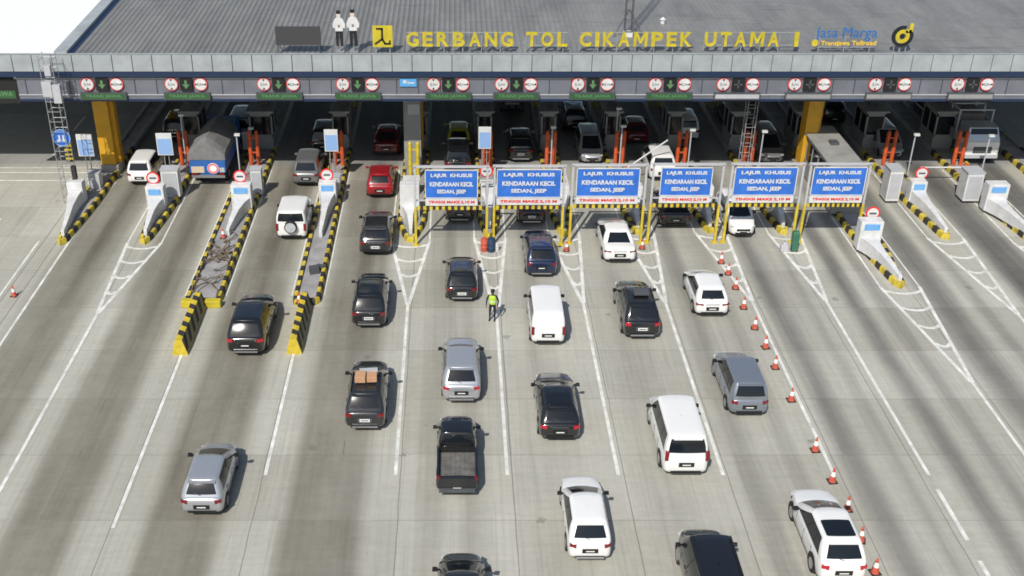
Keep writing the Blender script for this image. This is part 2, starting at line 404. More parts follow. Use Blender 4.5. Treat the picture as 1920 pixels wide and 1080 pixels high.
# painted markings
mk = MB(); ZM = .005
def strip(p, q, w, mi=0, z=.012):
    ZM = z
    p = Vector(p); q = Vector(q); d = (q - p).normalized(); n = Vector((-d.y, d.x)) * w / 2
    mk.quad([(p.x - n.x, p.y - n.y, ZM), (p.x + n.x, p.y + n.y, ZM), (q.x + n.x, q.y + n.y, ZM), (q.x - n.x, q.y - n.y, ZM)][::-1], mi)
APEX = {1: 49.3, 4: 50.2, 5: 48.9, 6: 50.4, 7: 50.4, 8: 50.6, 9: 50.6, 10: 43.0, 11: 49.2, 12: 48.5}
LINEX = {1: -18.1, 2: -13.0, 3: -7.65, 4: -2.35, 5: 2.2, 6: 6.72, 7: 10.98, 8: 15.5, 9: 19.35, 10: 23.85, 11: 28.7, 12: 33.4}
for i, (x, y0, w, tp, bl) in enumerate(ISL):
    h = w / 2 + .22
    if i == 0: continue
    if i in APEX:
        ay = APEX[i]; lx = LINEX[i]
        zt = .012
        for sg in (-1, 1):
            strip((x + sg * h, 68), (x + sg * h, y0 + .3), .09, z=.004)
            strip((x + sg * h, y0 + .3), (lx + sg * .04, ay), .18, z=.007 + sg * .001)
        yy = y0 - .35; k = 0
        while yy > ay + 1.6:
            t = (y0 + .3 - yy) / (y0 + .3 - ay); hw = h * (1 - t) ; cx = x + (lx - x) * t
            # shallow bow
            pts = [(cx + hw * u * .98, yy - .32 * (1 - u * u) + .16) for u in (-1, -.5, 0, .5, 1)]
            for q_, (a, b) in enumerate(zip(pts, pts[1:])): strip(a, b, .21, z=(.014, .016)[q_ % 2])
            yy -= 1.75
        top = ay
    elif i in (2, 3):
        top = y0 - 4.6
        for sg in (-1, 1): strip((x + sg * (w / 2 + .12), 68), (x + sg * (w / 2 + .12), y0 + 1), .07)
    else: continue
    lx = LINEX[i]; end = 36.2 if i not in (1, 2, 11, 12, 10) else 22
    if i == 2: end = 33
    strip((lx, top), (lx, end), .15)
    if i == 9:
        strip((lx, 35.3), (lx, 32.3), .17); strip((lx, 31.2), (lx, 28), .17)
for x in (-23.75, -22.0): strip((x, 57.5), (x, 22), .13)
strip((-22.4 + .8, 66), (-22.0, 57.5), .1); strip((-27.0, 60.5), (-27.0, 58.1), .12); strip((-27, 57), (-27, 53), .12); strip((-27, 78), (-27, 75), .12); strip((-27, 73), (-27, 70.5), .12)
strip((-40, 67.5), (-23.4, 67.5), .16); strip((-40, 66.2), (-23.4, 66.2), .16); strip((-40, 68.3), (-23.4, 68.3), .1)
tag(mk.build('road_markings', M_line), kind='structure')

# ================================================================ canopy
FD = 64.0
FT = P(850, 102, FD)[2]; FB = P(850, 134, FD)[2]; WT = P(850, 141, FD + .3)[2]; WB = P(850, 187, FD + .3)[2]; SZ = P(850, 157, FD + .24)[2]
canopy = empty('toll_canopy', (0, FD, 0), 0, 'huge flat grey ribbed canopy roof with pale fascia spanning all the toll lanes', 'canopy')
def cz(y): return FT - .04 + (y) * .035     # roof height over local y
XL, XR = -22.3, 52
r_ = MB()
r_.quad([(XL, .1, cz(0)), (XR, .1, cz(0)), (XR, 34, cz(34)), (XL, 34, cz(34))])
r_.quad([(XL, .1, cz(0) - .12), (XL, 34, cz(34) - .12), (XR, 34, cz(34) - .12), (XR, .1, cz(0) - .12)])
r_.build('roof', M_roof, canopy)
w_ = MB()
w_.quad([(-60, .1, FT - .05), (-23.45, .1, FT - .05), (-23.45, 11.6, FT + .3), (-60, 11.6, FT + .3)]); w_.quad([(-60, .1, FT - .15), (-60, 11.6, FT + .2), (-23.45, 11.6, FT + .2), (-23.45, .1, FT - .15)])
tag(w_.build('roof', M_wroof, canopy), 'bright white roof section at the far left')
w2 = MB(); w2.quad([(-60, 11.9, 9.22), (-23.45, 11.9, 9.22), (-23.45, 34, 9.9), (-60, 34, 9.9)]); w2.quad([(-60, 11.9, 9.1), (-60, 34, 9.8), (-23.45, 34, 9.8), (-23.45, 11.9, 9.1)])
w2.box((-41.7, 11.75, 9.18), (36.5, .3, .2), 0); w2.build('roof', M_lgrey, canopy)
gt = MB(); gt.loft([[(-23.4, .1, 8.8), (-22.65, .1, 8.8), (-22.65, .1, 9.12), (-23.4, .1, 9.12)], [(-23.4, 34, 10), (-22.65, 34, 10), (-22.65, 34, 10.3), (-23.4, 34, 10.3)]])
gt.build('roof_edge_capping', M_band, canopy)
gt = MB(); gt.loft([[(-22.65, .1, 8.8), (-22.31, .1, 8.8), (-22.31, .1, 8.93), (-22.65, .1, 8.93)], [(-22.65, 34, 10), (-22.31, 34, 10), (-22.31, 34, 10.1), (-22.65, 34, 10.1)]])
gt.build('gutter', M_navy, canopy)
# fascia of many pale panels
fb = MB(); pw = 1.175; x = -60
while x < 52:
    fb.box((x + pw / 2, .05 , (FT + FB) / 2), (pw - .05, .10, FT - FB), 0); x += pw
fb.box((-4, .12, (FT + FB) / 2), (112, .05, FT - FB - .04), 1)
fb.box((-4, .07, FT + .005), (112, .14, .05), 0)
fb.build('fascia', [M_band, M_gap], canopy)
tb = MB(); tb.box((-4, .14, (FB + WT) / 2), (112, .2, FB - WT + .02)); tb.build('fascia_trim', M_navy, canopy)
# sign wall below
sb = MB(); WX = P(34, 165, FD + .3)[0]; WC = (WX + 52) / 2; WW = 52 - WX
sb.box((WC, .45, (WT + WB) / 2), (WW, .3, WT - WB), 0)
for z in (WB + .32, WT - .2): sb.box((WC, .27, z), (WW, .06, .05), 1)
sb.box((WC, .3, WB - .02), (WW, .1, .14), 2)
for k in range(60): sb.box((WX + .5 + k * 1.3, .285, (WT + WB) / 2 + .04), (.03, .03, 1.0), 2)
sb.build('sign_wall', [M_board, M_lgrey, M_navy], canopy)
sf = MB()
for k in range(10): sf.box((-4, 2 + k * 3.4, 7.9), (112, .25, .5))
for k in range(29): sf.box((-60 + k * 4, 17, 8.35), (.2, 33, .35))
sf.build('roof_truss', M_soffit, canopy)
# boxy gantry end at far left
lb = MB(); lb.box((WX - .1, 1.2, (WT + WB) / 2), (.2, 1.6, WT - WB)); lb.build('sign_wall_end', M_lgrey, canopy)
def column(x, y, w, d, label, top=7.7):
    c = empty('canopy_column', (x, y, 0), 0, label, 'column', 'yellow columns carrying the canopy')
    a = MB(); a.box((0, 0, top / 2 + .3), (w, d, top - .6)); a.box((w * .62, .15, top / 2 + .3), (w * .3, d * .6, top - .6))
    a.build('shaft', M_colyel, c, bevel=.03)
    b = MB(); b.box((0, 0, .32), (w + .35, d + .3, .64)); b.build('base', M_slab, c, bevel=.03)
    t = MB(); t.box((0, 0, top - .15), (w + .25, d + .2, .3)); t.build('capital', M_colyel, c)
column(-22.3, 67.9, .95, 1.1, 'big yellow canopy column at the left end, sunlit at its foot')
column(22.75, 67.6, .85, 1.1, 'big yellow canopy column between fifth and sixth blue lane boards')
column(-2.6, 70.2, .8, 1.0, 'yellow canopy column behind the tall grey cabinet on the fifth island')
column(-22.3, 82, .95, 1.1, 'shaded yellow column behind the left front column')
column(22.75, 82, .95, 1.1, 'shaded yellow column behind the right front column')

# lane signals on the sign wall
def ring_sign(parent, x, z, r, vert, txt, y=0):
    r *= .92
    a = MB(); a.tube((x, y, z), (x, y - .05, z), r, 0, 24); o = a.build('round_sign', M_red, parent)
    b = MB(); b.tube((x, y - .051, z), (x, y - .065, z), r * .87, 0, 24); f = b.build('sign_face', M_white, o)
    for s in (-1, 1):
        c = MB()
        if vert: c.quad([(x - r * .2, y - .07, z + s * r * .8), (x + r * .2, y - .07, z + s * r * .8), (x, y - .07, z + s * r * .42)][::s])
        else: c.quad([(x + s * r * .8, y - .07, z - r * .2), (x + s * r * .8, y - .07, z + r * .2), (x + s * r * .42, y - .07, z)][::-s])
        c.build('arrow_mark', M_black, o)
    text(txt, r * .5, M_grey, o, 'lettering', (x, y - .075, z), .004, .01)
for i, lx in enumerate(LANEX):
    n = 12; stat = 'green lettered strip below' if i < 8 else 'grey blank strip below'
    root = empty('lane_signal', (lx, FD + .24, SZ), 0, f'{ORD[i]} overhead lane signal from the left, {stat}', 'lane signal', 'signals over the toll lanes')
    ring_sign(root, -.88, -.02, .44, True, '2,1m' if 4 <= i < 10 else '5,1m'); ring_sign(root, .86, -.02, .44, False, '2,1m' if 4 <= i < 10 else '2,5m')
    a = MB(); a.box((0, -.06, -.02), (.74, .12, .74)); bx = a.build('display_box', M_black, root)
    if i < 8:
        a = MB(); a.quad([(-.07, -.125, .24), (.07, -.125, .24), (.07, -.125, -.02), (-.07, -.125, -.02)][::-1]); a.quad([(-.22, -.125, -.0), (.22, -.125, -.0), (0, -.125, -.28)][::-1])
        a.build('arrow', M_ledt, bx)
    else:
        a = MB(); a.box((0, -.125, -.02), (.5, .01, .09), rz=0); a.box((0, -.125, .0), (.09, .01, .5)); o = a.build('cross', M_dgrey, bx, rot=(0, 0, 0))
    a = MB(); a.box((0, -.08, -.74), (2.75, .16, .44)); b = a.build('banner', M_dgrey, root)
    if i < 8:
        a = MB(); a.box((0, -.165, -.74), (2.62, .01, .34)); a.build('led_panel', M_ledg, b)
        text('TRANS JAWA', .27, M_ledt, b, 'lettering', (0, -.176, -.74), .003, .004, width=2.15)
    else:
        a = MB(); a.box((0, -.165, -.74), (2.62, .01, .26)); a.build('led_panel', M_lgrey if i == 8 else M_grey, b)
bs = empty('fascia_sign', (P(765, 157, FD)[0], FD + .24, P(765, 157, FD)[2]), 0, 'small sky blue sign on the canopy wall left of centre', 'sign')
MB().box((0, 0, 0), (1.0, .06, .5)).build('panel', M_sblue, bs); text('i', .3, M_white, bs, 'lettering', (0, -.035, 0), .003, .01)
MB().box((-.2, -.034, .05), (.2, .008, .18)).box((.22, -.034, -.02), (.3, .008, .08)).build('white_mark', M_white, bs)
# LED sign at the far left
ls = empty('led_board', (P(-14, 170, FD + .5)[0], FD + .5, P(-14, 170, FD + .5)[2]), 0, 'black hanging board with green lit lettering at the far left edge', 'sign')
MB().box((0, 0, 0), (3.2, .25, 1.5)).build('panel', M_black, ls)
MB().box((0, -.13, -.2), (2.8, .02, .5)).build('led_panel', M_ledg, ls); text('TRANS JAWA', .4, M_ledt, ls, 'lettering', (0, -.146, -.2), .003, .01, width=2.5)

# ---- rooftop signs
def roofz(y): return cz(y - FD)
RD = 64.32
# big yellow letters
ox, oz = P(762, 88, RD)[0], roofz(RD)
rootL = empty('rooftop_letters', (0, RD, oz), 0, 'row of big yellow capital letters reading GERBANG TOL CIKAMPEK UTAMA 1 on the roof', 'letter sign')
words = [('GERBANG', 762, 962), ('TOL', 986, 1064), ('CIKAMPEK', 1087, 1297), ('UTAMA', 1321, 1461), ('1', 1489, 1497)]
zb = P(800, 87, RD)[2]; zt = P(800, 60, RD)[2]; hh = zt - zb
wid = {'I': .35, '1': .4, 'M': 1.2, 'L': .85, 'T': .95, 'E': .85}
for wd, xa, xb in words:
    xa = P(xa, 75, RD)[0]; xb = P(xb, 75, RD)[0]
    ws = [wid.get(c, 1.0) for c in wd]; gap = .32; tot = sum(ws) + gap * (len(wd) - 1); u = (xb - xa) / tot; x = xa
    for c, wc in zip(wd, ws):
        if c == '1': c = 'I'
        if c == 'M':
            w_, h_ = wc * u / 2, hh / 2; t_ = .17; X0 = x + w_; Z0 = zb - oz + hh / 2
            pl_ = [(-w_, -h_), (-w_ + t_, -h_), (-w_ + t_, h_ * .45), (-.06, -h_ * .55), (.06, -h_ * .55), (w_ - t_, h_ * .45), (w_ - t_, -h_), (w_, -h_), (w_, h_), (w_ - t_ * 1.2, h_), (0, -h_ * .12), (-w_ + t_ * 1.2, h_), (-w_, h_)]
            MB().loft([[(X0 + a, yy, Z0 + b) for a, b in pl_] for yy in (-.06, .06)]).build('letter', M_letter, rootL)
            x += (wc + gap) * u; continue
        text(c, 1, M_letter, rootL, 'letter', (x + wc * u / 2, 0, zb - oz + hh / 2), .06, .03, width=wc * u, height=hh)
        x += (wc + gap) * u
fr = MB()
for xa, xb in ((762, 962), (986, 1064), (1087, 1297), (1321, 1497)):
    xa = P(xa, 75, RD)[0]; xb = P(xb, 75, RD)[0]
    fr.box(((xa + xb) / 2, .1, zb - oz + .05), (xb - xa, .05, .05)); fr.box(((xa + xb) / 2, .1, zb - oz + .8), (xb - xa, .05, .05))
    k = xa
    while k < xb: fr.box((k, .1, (zb - oz) / 2 + .3), (.05, .05, zb - oz + .7)); k += 1.1
fr.build('support_frame', M_grey, rootL)
# ministry logo board
x0, _, z0 = P(718, 88, RD - .1); x1, _, z1 = P(718, 48, RD - .1)
lg = empty('logo_board', (x0, RD - .1, roofz(RD)), 0, 'square yellow board with a black emblem on the roof left of the letters', 'sign')
zz = z0 - roofz(RD); hq = (z1 - z0); wq = 1.16
MB().box((0, 0, zz + hq / 2), (wq, .1, hq)).build('panel', M_letter, lg)
e = MB(); y_ = -.056
def bar(a, b, w):
    a = Vector((a[0] * wq, a[1] * hq)); b = Vector((b[0] * wq, b[1] * hq)); d = (b - a).normalized(); n = Vector((-d.y, d.x)) * w / 2; a -= d * w * .4; b += d * w * .4
    e.quad([(p.x, y_, zz + hq / 2 + p.y) for p in (a - n, b - n, b + n, a + n)])
bar((-.28, .36), (-.02, .36), .12); bar((-.02, .36), (-.02, -.12), .12); bar((-.02, -.12), (-.36, -.34), .12); bar((-.02, -.12), (.12, -.34), .12); bar((.12, -.34), (.36, -.34), .12); bar((.36, -.34), (.36, -.2), .1)
e.build('emblem', M_black, lg)
MB().box((-.4, .08, zz / 2), (.06, .06, zz + .2)).box((.4, .08, zz / 2), (.06, .06, zz + .2)).build('leg', M_grey, lg)
# dark blank billboard
x0, _, z0 = P(560, 84, RD - .1); x1, _, z1 = P(560, 50, RD - .1)
bb = empty('blank_billboard', (x0, RD - .1, roofz(RD)), 0, 'dark blank board on thin legs on the roof, left of the cutout figures', 'billboard')
zz = z0 - roofz(RD); hq = z1 - z0
MB().box((0, 0, zz + hq / 2), (2.62, .14, hq)).build('panel', mat('board_dark', (.05, .05, .055), .7), bb)
for s in (-1.2, 1.2):
    MB().box((s, 0, zz / 2 - .05), (.06, .06, zz + .15)).tube((s, .05, zz + .9), (s, .9, .02), .025).build('leg', M_dgrey, bb)
# operator logo lettering
jm = empty('operator_logo_sign', (P(1583, 88, RD)[0], RD, roofz(RD)), 0, 'blue Jasa Marga lettering with a yellow second line on the roof', 'letter sign')
rz0 = roofz(RD)
M_jblue = mat('letter_blue', (.03, .14, .40), .4); M_jyel = mat('letter_amber', (.72, .50, .06), .4)
text('Jasa Marga', 1, M_jblue, jm, 'lettering', (0, 0, P(1583, 64, RD)[2] - rz0), .03, 0, width=3.6, height=.82)
text('Transjawa Tollroad', .5, M_jyel, jm, 'lettering', (.2, 0, P(1583, 82, RD)[2] - rz0), .03, .012, width=3.25, height=.34)
MB().tube((-1.78, 0, P(1583, 80, RD)[2] - rz0), (-1.78, -.08, P(1583, 80, RD)[2] - rz0), .2, 0, 14).build('emblem', M_letter, jm)
MB().box((0, .06, .35), (3.6, .04, .04)).box((0, .06, .95), (3.6, .04, .04)).box((-1.5, .06, .45), (.05, .05, 1.1)).box((1.5, .06, .45), (.05, .05, 1.1)).box((0, .06, .45), (.05, .05, 1.1)).build('support_frame', M_grey, jm)
# round emblem
cxx, _, czz = P(1692, 68, RD)
em = empty('round_emblem', (cxx, RD, rz0), 0, 'round black and yellow ring emblem on the roof right of the blue letters', 'emblem'); czz -= rz0
def arc(mb, r0, r1, a0, a1, y0, y1, cx=0, cz_=0, n=26):
    for k in range(n):
        t0 = R(a0 + (a1 - a0) * k / n); t1 = R(a0 + (a1 - a0) * (k + 1) / n)
        q = [(cx + math.cos(t) * r, cz_ + math.sin(t) * r) for r, t in ((r0, t0), (r1, t0), (r1, t1), (r0, t1))]
        mb.loft([[(p[0], y0, p[1]) for p in q], [(p[0], y1, p[1]) for p in q]], caps=(True, True))
a = MB(); arc(a, .44, .62, 75, 400 - 12, -.06, .04, 0, czz); a.build('outer_ring', M_black, em)
a = MB(); arc(a, .19, .40, 0, 360, -.06, .04, 0, czz); a.box((.42, -.01, czz + .48), (.2, .1, .55), rz=0); a.box((.3, -.01, czz + .3), (.35, .1, .18)); a.build('inner_ring', M_letter, em)
a = MB(); a.tube((0, -.02, czz), (0, .04, czz), .15, 0, 14); a.build('centre_disc', M_black, em)
MB().box((0, .08, czz / 2), (.08, .08, czz)).box((-.35, .08, .15), (.05, .05, .5)).box((.35, .08, .15), (.05, .05, .5)).build('leg', M_grey, em)
# flat cut-out figures
def cutout(px, sc, label):
    x0, _, zf = P(px, 86, RD); _, _, zt = P(px, 17, RD); H_ = (zt - zf) * sc
    c = empty('cutout_figure', (x0, RD, roofz(RD)), 0, label, 'cutout figure', 'flat cutout figures on the roof'); b = zf - roofz(RD)
    def part(name, m, poly, y=0):
        o = MB(); q = [(p[0] * H_ * .88, b + p[1] * H_) for p in poly]
        o.loft([[(p[0], y - .04, p[1]) for p in q], [(p[0], y + .04, p[1]) for p in q]]); o.build(name, m, c)
    part('trousers', M_dcloth, [(-.10, 0), (-.03, 0), (-.01, .33), (.02, .33), (.04, 0), (.12, 0), (.12, .42), (-.11, .42)])
    part('shirt', M_white, [(-.11, .42), (.12, .42), (.13, .52), (.19, .50), (.20, .62), (.13, .76), (.05, .80), (-.05, .80), (-.12, .76), (-.19, .62), (-.18, .50), (-.12, .52)])
    part('face', mat('cutout_face', (.62, .55, .5), .6), [(-.055, .80), (.055, .80), (.065, .90), (-.065, .90)])
    part('cap', M_black, [(-.07, .90), (.07, .90), (.065, .985), (-.065, .99)])
    part('hands', mat('cutout_hands', (.25, .2, .18), .6), [(-.03, .55), (.03, .55), (.03, .60), (-.03, .60)], -.05)
    MB().box((0, .1, b / 2 + .3), (.05, .05, b + .6)).box((0, .3, .05), (.5, .6, .06)).build('stand', M_grey, c)
cutout(637, .97, 'left flat cutout figure in white shirt and black cap on the roof'); cutout(663, 1.0, 'right flat cutout figure in white shirt, next to the yellow emblem board')
# lattice masts
def lattice(name, x, y, z0, z1, w, label, taper=1, foot=True, mt=None):
    c = empty(name, (x, y, z0), 0, label, 'mast'); h = z1 - z0; a = MB(); r = .03
    r = .026; cs = [(-1, -1), (1, -1), (1, 1), (-1, 1)]
    for sx, sy in cs: a.tube((sx * w / 2, sy * w / 2, 0), (sx * w / 2 * taper, sy * w / 2 * taper, h), r, 0, 6)
    b = a; n = max(2, int(h / .6))
    for k in range(n):
        z = h * (k + .5) / n; ww = w / 2 * (1 + (taper - 1) * z / h)
        for (sx, sy), (tx, ty) in zip(cs, cs[1:] + cs[:1]): b.tube((sx * ww, sy * ww, z), (tx * ww, ty * ww, z), .02, 0, 5)
    b.build('frame', mt or M_grey, c)
    return c
bx, by, _ = G(1177, 62, 9.2)
m1 = lattice('roof_mast', bx, by, cz(by - FD), 22, .42, 'thin dark lattice mast rising from the roof above the letter M', 1, mt=M_dgrey)
a = MB()
for s in (-1, 1): a.tube((0, 0, 1.6), (s * .9, -.3, 0), .03); 
a.build('brace', M_dgrey, m1); MB().box((0, -.1, .12), (.5, .5, .3)).build('base', M_white, m1)
a, b_, _ = G(1243, 36, 9.4)
tag(MB().tube((0, 0, 0), (0, 0, .25), .14, 0, 10).tube((0, 0, .25), (0, 0, .4), .2, 0, 10, .02).build('roof_vent', M_white, None, loc=(a, b_, cz(b_ - FD))), 'tiny white vent cap alone on the roof above the letters', 'roof vent')
x0, y0, _ = G(146, 362)
m2 = lattice('lattice_mast', x0, 63.1, 0, 9.3, .75, 'grey lattice mast with cabinets near its top at the left canopy end')
MB().box((-.15, -.3, 7.3), (.55, .35, .9)).box((.38, -.32, 7.0), (.45, .3, 1.1)).box((.05, -.3, 8.4), (.35, .3, .6)).build('equipment_box', M_lgrey, m2)
x0 = P(1400, 260, 66.5)[0]
lattice('lattice_mast', x0, 66.3, .19, 7.8, .6, 'grey lattice mast standing behind the fifth blue lane board')

# ================================================================ lane boards (blue)
SPX = [(780, 912), (925, 1052), (1067, 1200), (1213, 1339), (1355, 1484), (1497, 1604)]
PAN = [(798, 895), (932, 1051), (1081, 1197), (1238, 1332), (1375, 1490), (1521, 1619)]
SD = [57.0, 57.1, 57.25, 57.35, 57.4, 57.4]
for i in range(6):
    D = SD[i]; xl = P(SPX[i][0], 455, D)[0]; xr = P(SPX[i][1], 455, D)[0]; pa = P(PAN[i][0], 345, D)[0]; pb = P(PAN[i][1], 345, D)[0]; c = (xl + xr) / 2
    if i == 5: pb = min(pb, xr - .05)
    root = empty('height_limit_gantry', (c, D, 0), 0, f'{ORD[i]} blue lane board from the left, on yellow footed posts over its lane', 'gantry sign', 'blue height limit boards over the small car lanes')
    for xp in (xl, xr):
        p = MB(); p.box((xp - c, 0, 1.2), (.13, .13, 2.4)).box((xp - c, 0, .02), (.34, .34, .05)); po = p.build('post', M_yelp, root)
        MB().box((xp - c, 0, 3.6), (.12, .12, 2.4)).build('upper_post', M_lgrey, po)
    a = MB(); a.box(((xl + xr) / 2 - c, 0, 4.82), (xr - xl + .2, .12, .12)).build('top_beam', M_lgrey, root)
    MB().box(((xl + xr) / 2 - c, .1, 2.75), (xr - xl, .08, .08)).build('cross_beam', M_lgrey, root)
    w = pb - pa; pc = (pa + pb) / 2 - c
    a = MB(); a.box((pc, -.1, 3.83), (w, .07, 1.62)); f = a.build('board', M_blue, root)
    b = MB(); t = .045
    for z in (4.66, 3.0): b.box((pc, -.12, z), (w + .06, .08, t))
    for s in (-1, 1): b.box((pc + s * (w / 2 + .01), -.12, 3.83), (t, .08, 1.7))
    b.build('frame', M_white, f)
    for txt, z, ww in (('LAJUR  KHUSUS', 4.33, .80), ('KENDARAAN KECIL', 3.83, .84), ('SEDAN, JEEP', 3.36, .56)):
        text(txt, .34, M_white, f, 'lettering', (pc, -.142, z), .004, .014, width=w * ww, height=.27 if ',' not in txt else .3)
    a = MB(); a.box((pc, -.1, 2.74), (w + .04, .07, .42)); f2 = a.build('lower_board', M_white, root)
    text('TINGGI MAKS 2,10 M', .26, M_red, f2, 'lettering', (pc, -.142, 2.74), .004, .012, width=w * .9, height=.2)
    a = MB(); n = 22; ww = (xr - xl - .2) / n
    for k in range(n): a.box((xl - c + .1 + ww * (k + .5), -.06, 2.36), (ww, .1, .2), k % 2)
    a.build('hazard_bar', [M_yelp, M_blk], root)
    a = MB()
    for s in (-.35, .35):
        for z in (3.1, 4.4): a.box((pc + s * w, -.02, z), (.08, .14, .06))
    a.build('bracket', M_grey, root)

# ================================================================ island furniture
def wedge(i, face, noseD, faceD, w, h, lab, sign=True):
    x = ISL[i][0]; fx = P(*face, faceD)[0]
    root = empty('impact_wedge', (fx, noseD, .19), 0, lab, 'impact barrier', 'white wedge shaped barriers on the island noses')
    L_ = faceD - noseD; nx = x - fx; b = MB()
    def ring(y, cx, hw, z): return [(cx - hw, y, 0), (cx + hw, y, 0), (cx + hw * .96, y, z), (cx - hw * .96, y, z)]
    b.loft([ring(0, nx, .10, .42), ring(L_ * .3, nx * .75, .15, .58), ring(L_ * .6, nx * .4, .20, .72), ring(L_ * .85, nx * .1, .34, .8), ring(L_, 0, w / 2 - .05, .84)])
    b.build('wedge', M_white, root, bevel=.03)
    b = MB(); b.box((0, L_ + .35, h / 2), (w, .7, h)); bx_ = b.build('box', M_white, root, bevel=.03)
    if sign: 
        MB().box((0, L_ - .012, h - .33), (w * .68, .02, .36)).build('blue_label', M_sblue, bx_)
        a = MB()
        for k in range(3): a.box((0, L_ - .026, h - .23 - k * .1), (w * .5, .008, .035))
        a.build('white_mark', M_pblue, bx_)
    MB().box((0, L_ + .75, .45), (w * .8, .3, .9)).build('rear_stay', M_grey, root)
WL = 'white wedge barrier with blue label on the '
wedge(0, (143, 372), 57.6, 62.3, .95, 1.35, 'plain white wedge barrier on the first island at the far left', False)
wedge(1, (291, 371), 57.7, 61.2, 1.08, 1.55, WL + 'second island from the left')
wedge(2, (452, 367), 57.8, 61.3, 1.2, 1.6, WL + 'third island, behind the cables')
wedge(3, (614, 362), 57.6, 62, 1.05, 1.45, WL + 'fourth island, right of the white jeep')
wedge(4, (768, 370), 58.0, 60.2, 1.15, 2.1, 'big plain white wedge barrier left of the first blue lane board', False)
for k, px in ((5, 918), (6, 1064), (7, 1205), (8, 1345), (9, 1480)):
    wedge(k, (P_ := (CXP + ISL[k][0] * 31.6, 370)), 58.8, 61.8, .95, 1.3, f'pale wedge barrier half hidden behind the posts on the {ORD[k]} island', False)
wedge(10, (1632, 445), 52.2, 56, 1.25, 1.75, WL + 'eleventh island, right of the sixth blue board')
wedge(11, (1722, 360), 58.0, 62.3, .95, 1.4, WL + 'twelfth island, below a round sign')
wedge(12, (1870, 370), 57.0, 61.2, 1.25, 1.7, WL + 'island near the right edge')

def round_sign(px, py, D, lab, base=.19, plate=True, r=.40, twin=False):
    x, _, z = P(px, py, D)
    root = empty('round_road_sign', (x, D, base), 0, lab, 'road sign', 'round red rimmed signs on the islands'); z -= base
    MB().tube((0, 0, 0), (0, 0, z + .2), .04).build('pole', M_grey, root)
    o = MB().tube((0, -.03, z), (0, -.07, z), r, 0, 24).build('sign_disc', M_red, root)
    MB().tube((0, -.071, z), (0, -.082, z), r * .78, 0, 24).build('sign_face', M_white, o)
    MB().box((0, -.088, z), (r * 1.0, .01, r * .26)).build('dark_bar', M_dgrey, o)
    if plate:
        p = MB().box((0, -.05, z - r - .28), (r * 2.0, .03, .24)).build('lower_plate', M_white, root)
        MB().box((0, -.068, z - r - .28), (r * 1.6, .006, .07)).build('text_bar', M_grey, p)
RS = 'round red rimmed sign on the '
round_sign(287, 333, 61.8, RS + 'second island, right of the small white van')
round_sign(450, 330, 61.9, RS + 'third island, right of the blue truck')
round_sign(613, 327, 62.6, RS + 'fourth island, above its wedge barrier')
round_sign(912, 320, 61.5, RS + 'sixth island, between two blue boards')
round_sign(1636, 399, 56.9, RS + 'eleventh island, right of sixth blue board')
round_sign(1728, 324, 63.2, RS + 'twelfth island, front of the silver car')
def info_panel(px, py, D, lab, w=.98, h=1.45, base=.19):
    x, _, z = P(px, py, D); root = empty('lane_info_panel', (x, D, base), 0, lab, 'info panel', 'pale blue panels on poles at the islands'); z -= base
    MB().tube((-.14, .06, 0), (-.14, .06, z + h / 2), .035).build('pole', M_grey, root); MB().tube((.14, .06, 0), (.14, .06, z + h / 2), .035).build('pole', M_grey, root)
    o = MB().box((0, -.03, z), (w, .12, h)).build('panel', M_white, root, bevel=.02)
    MB().box((0, -.095, z - .13), (w - .12, .012, h - .42)).build('screen', M_pblue, o)
info_panel(160, 272, 65.5, 'pale blue panel on poles beside the left yellow column')
info_panel(309, 270, 65.5, 'pale blue panel on poles left of the blue truck')
info_panel(621, 263, 65.8, 'pale blue panel on poles between grey minivan and red car', .85, 1.45)
info_panel(909, 258, 66.2, 'pale blue panel on poles above the gap between first two boards', .8, 1.45)
def cabinet(px, py, D, w, h, lab, d=.7, m=None, base=.19):     # px,py = middle of its front face
    x, _, z = P(px, py, D); root = empty('control_cabinet', (x, D, base), 0, lab, 'cabinet', 'pale control cabinets on the islands'); z -= base
    z1 = z + h / 2
    MB().box((0, d / 2, z1 / 2), (w, d, z1)).build('body', m or M_white, root, bevel=.02)
    MB().box((0, d / 2, z1 + .03), (w + .08, d + .08, .06)).build('lid', M_lgrey, root)
    MB().box((0, -.01, z1 * .5), (w * .82, .02, z1 * .8)).build('door', M_lgrey if m is None else m, root)
cabinet(176, 345, 64.5, .75, 1.3, 'slim white cabinet at the foot of the left yellow column')
cabinet(318, 337, 63.2, 1.05, 1.2, 'square white cabinet on the second island, beside the round sign')
cabinet(480, 337, 63.6, .65, 1.25, 'tall white cabinet on the third island, right of its sign', .6)
cabinet(629, 346, 63.9, .55, 1.0, 'narrow white cabinet on the fourth island', .5)
cabinet(1680, 338, 62.6, .8, 1.2, 'tall pale cabinet on the twelfth island in front of silver car', 1.1)
cabinet(1828, 343, 62.6, 1.0, 1.2, 'wide pale cabinet with pipes in front of the white truck', 1.1)
cabinet(461, 262, 71, .5, 1.0, 'small white cabinet with red top beside the blue truck', .5)
# tall grey cabinet
x, _, z = P(773, 245, 68.3)
tg = empty('tall_cabinet', (-2.62, 67.6, .19), 0, 'tall beige grey cabinet tower on the fifth island above the red car', 'cabinet')
MB().box((0, .5, 2.35), (1.1, 1.0, 4.7)).build('body', M_boothg, tg, bevel=.03); MB().box((.1, -.02, 4.1), (.75, .04, .7)).build('hatch', M_lgrey, tg)
MB().box((-.1, .4, 4.95), (.8, .6, .35)).build('top_unit', M_lgrey, tg)
tag(MB().box((0, .3, .5), (.95, .6, 1.0)).box((0, .3, 1.03), (1.05, .7, .06)).build('control_box', M_white, None, loc=(-2.6, 63.5, .19)), 'white box in front of the tall beige tower on the fifth island', 'cabinet')
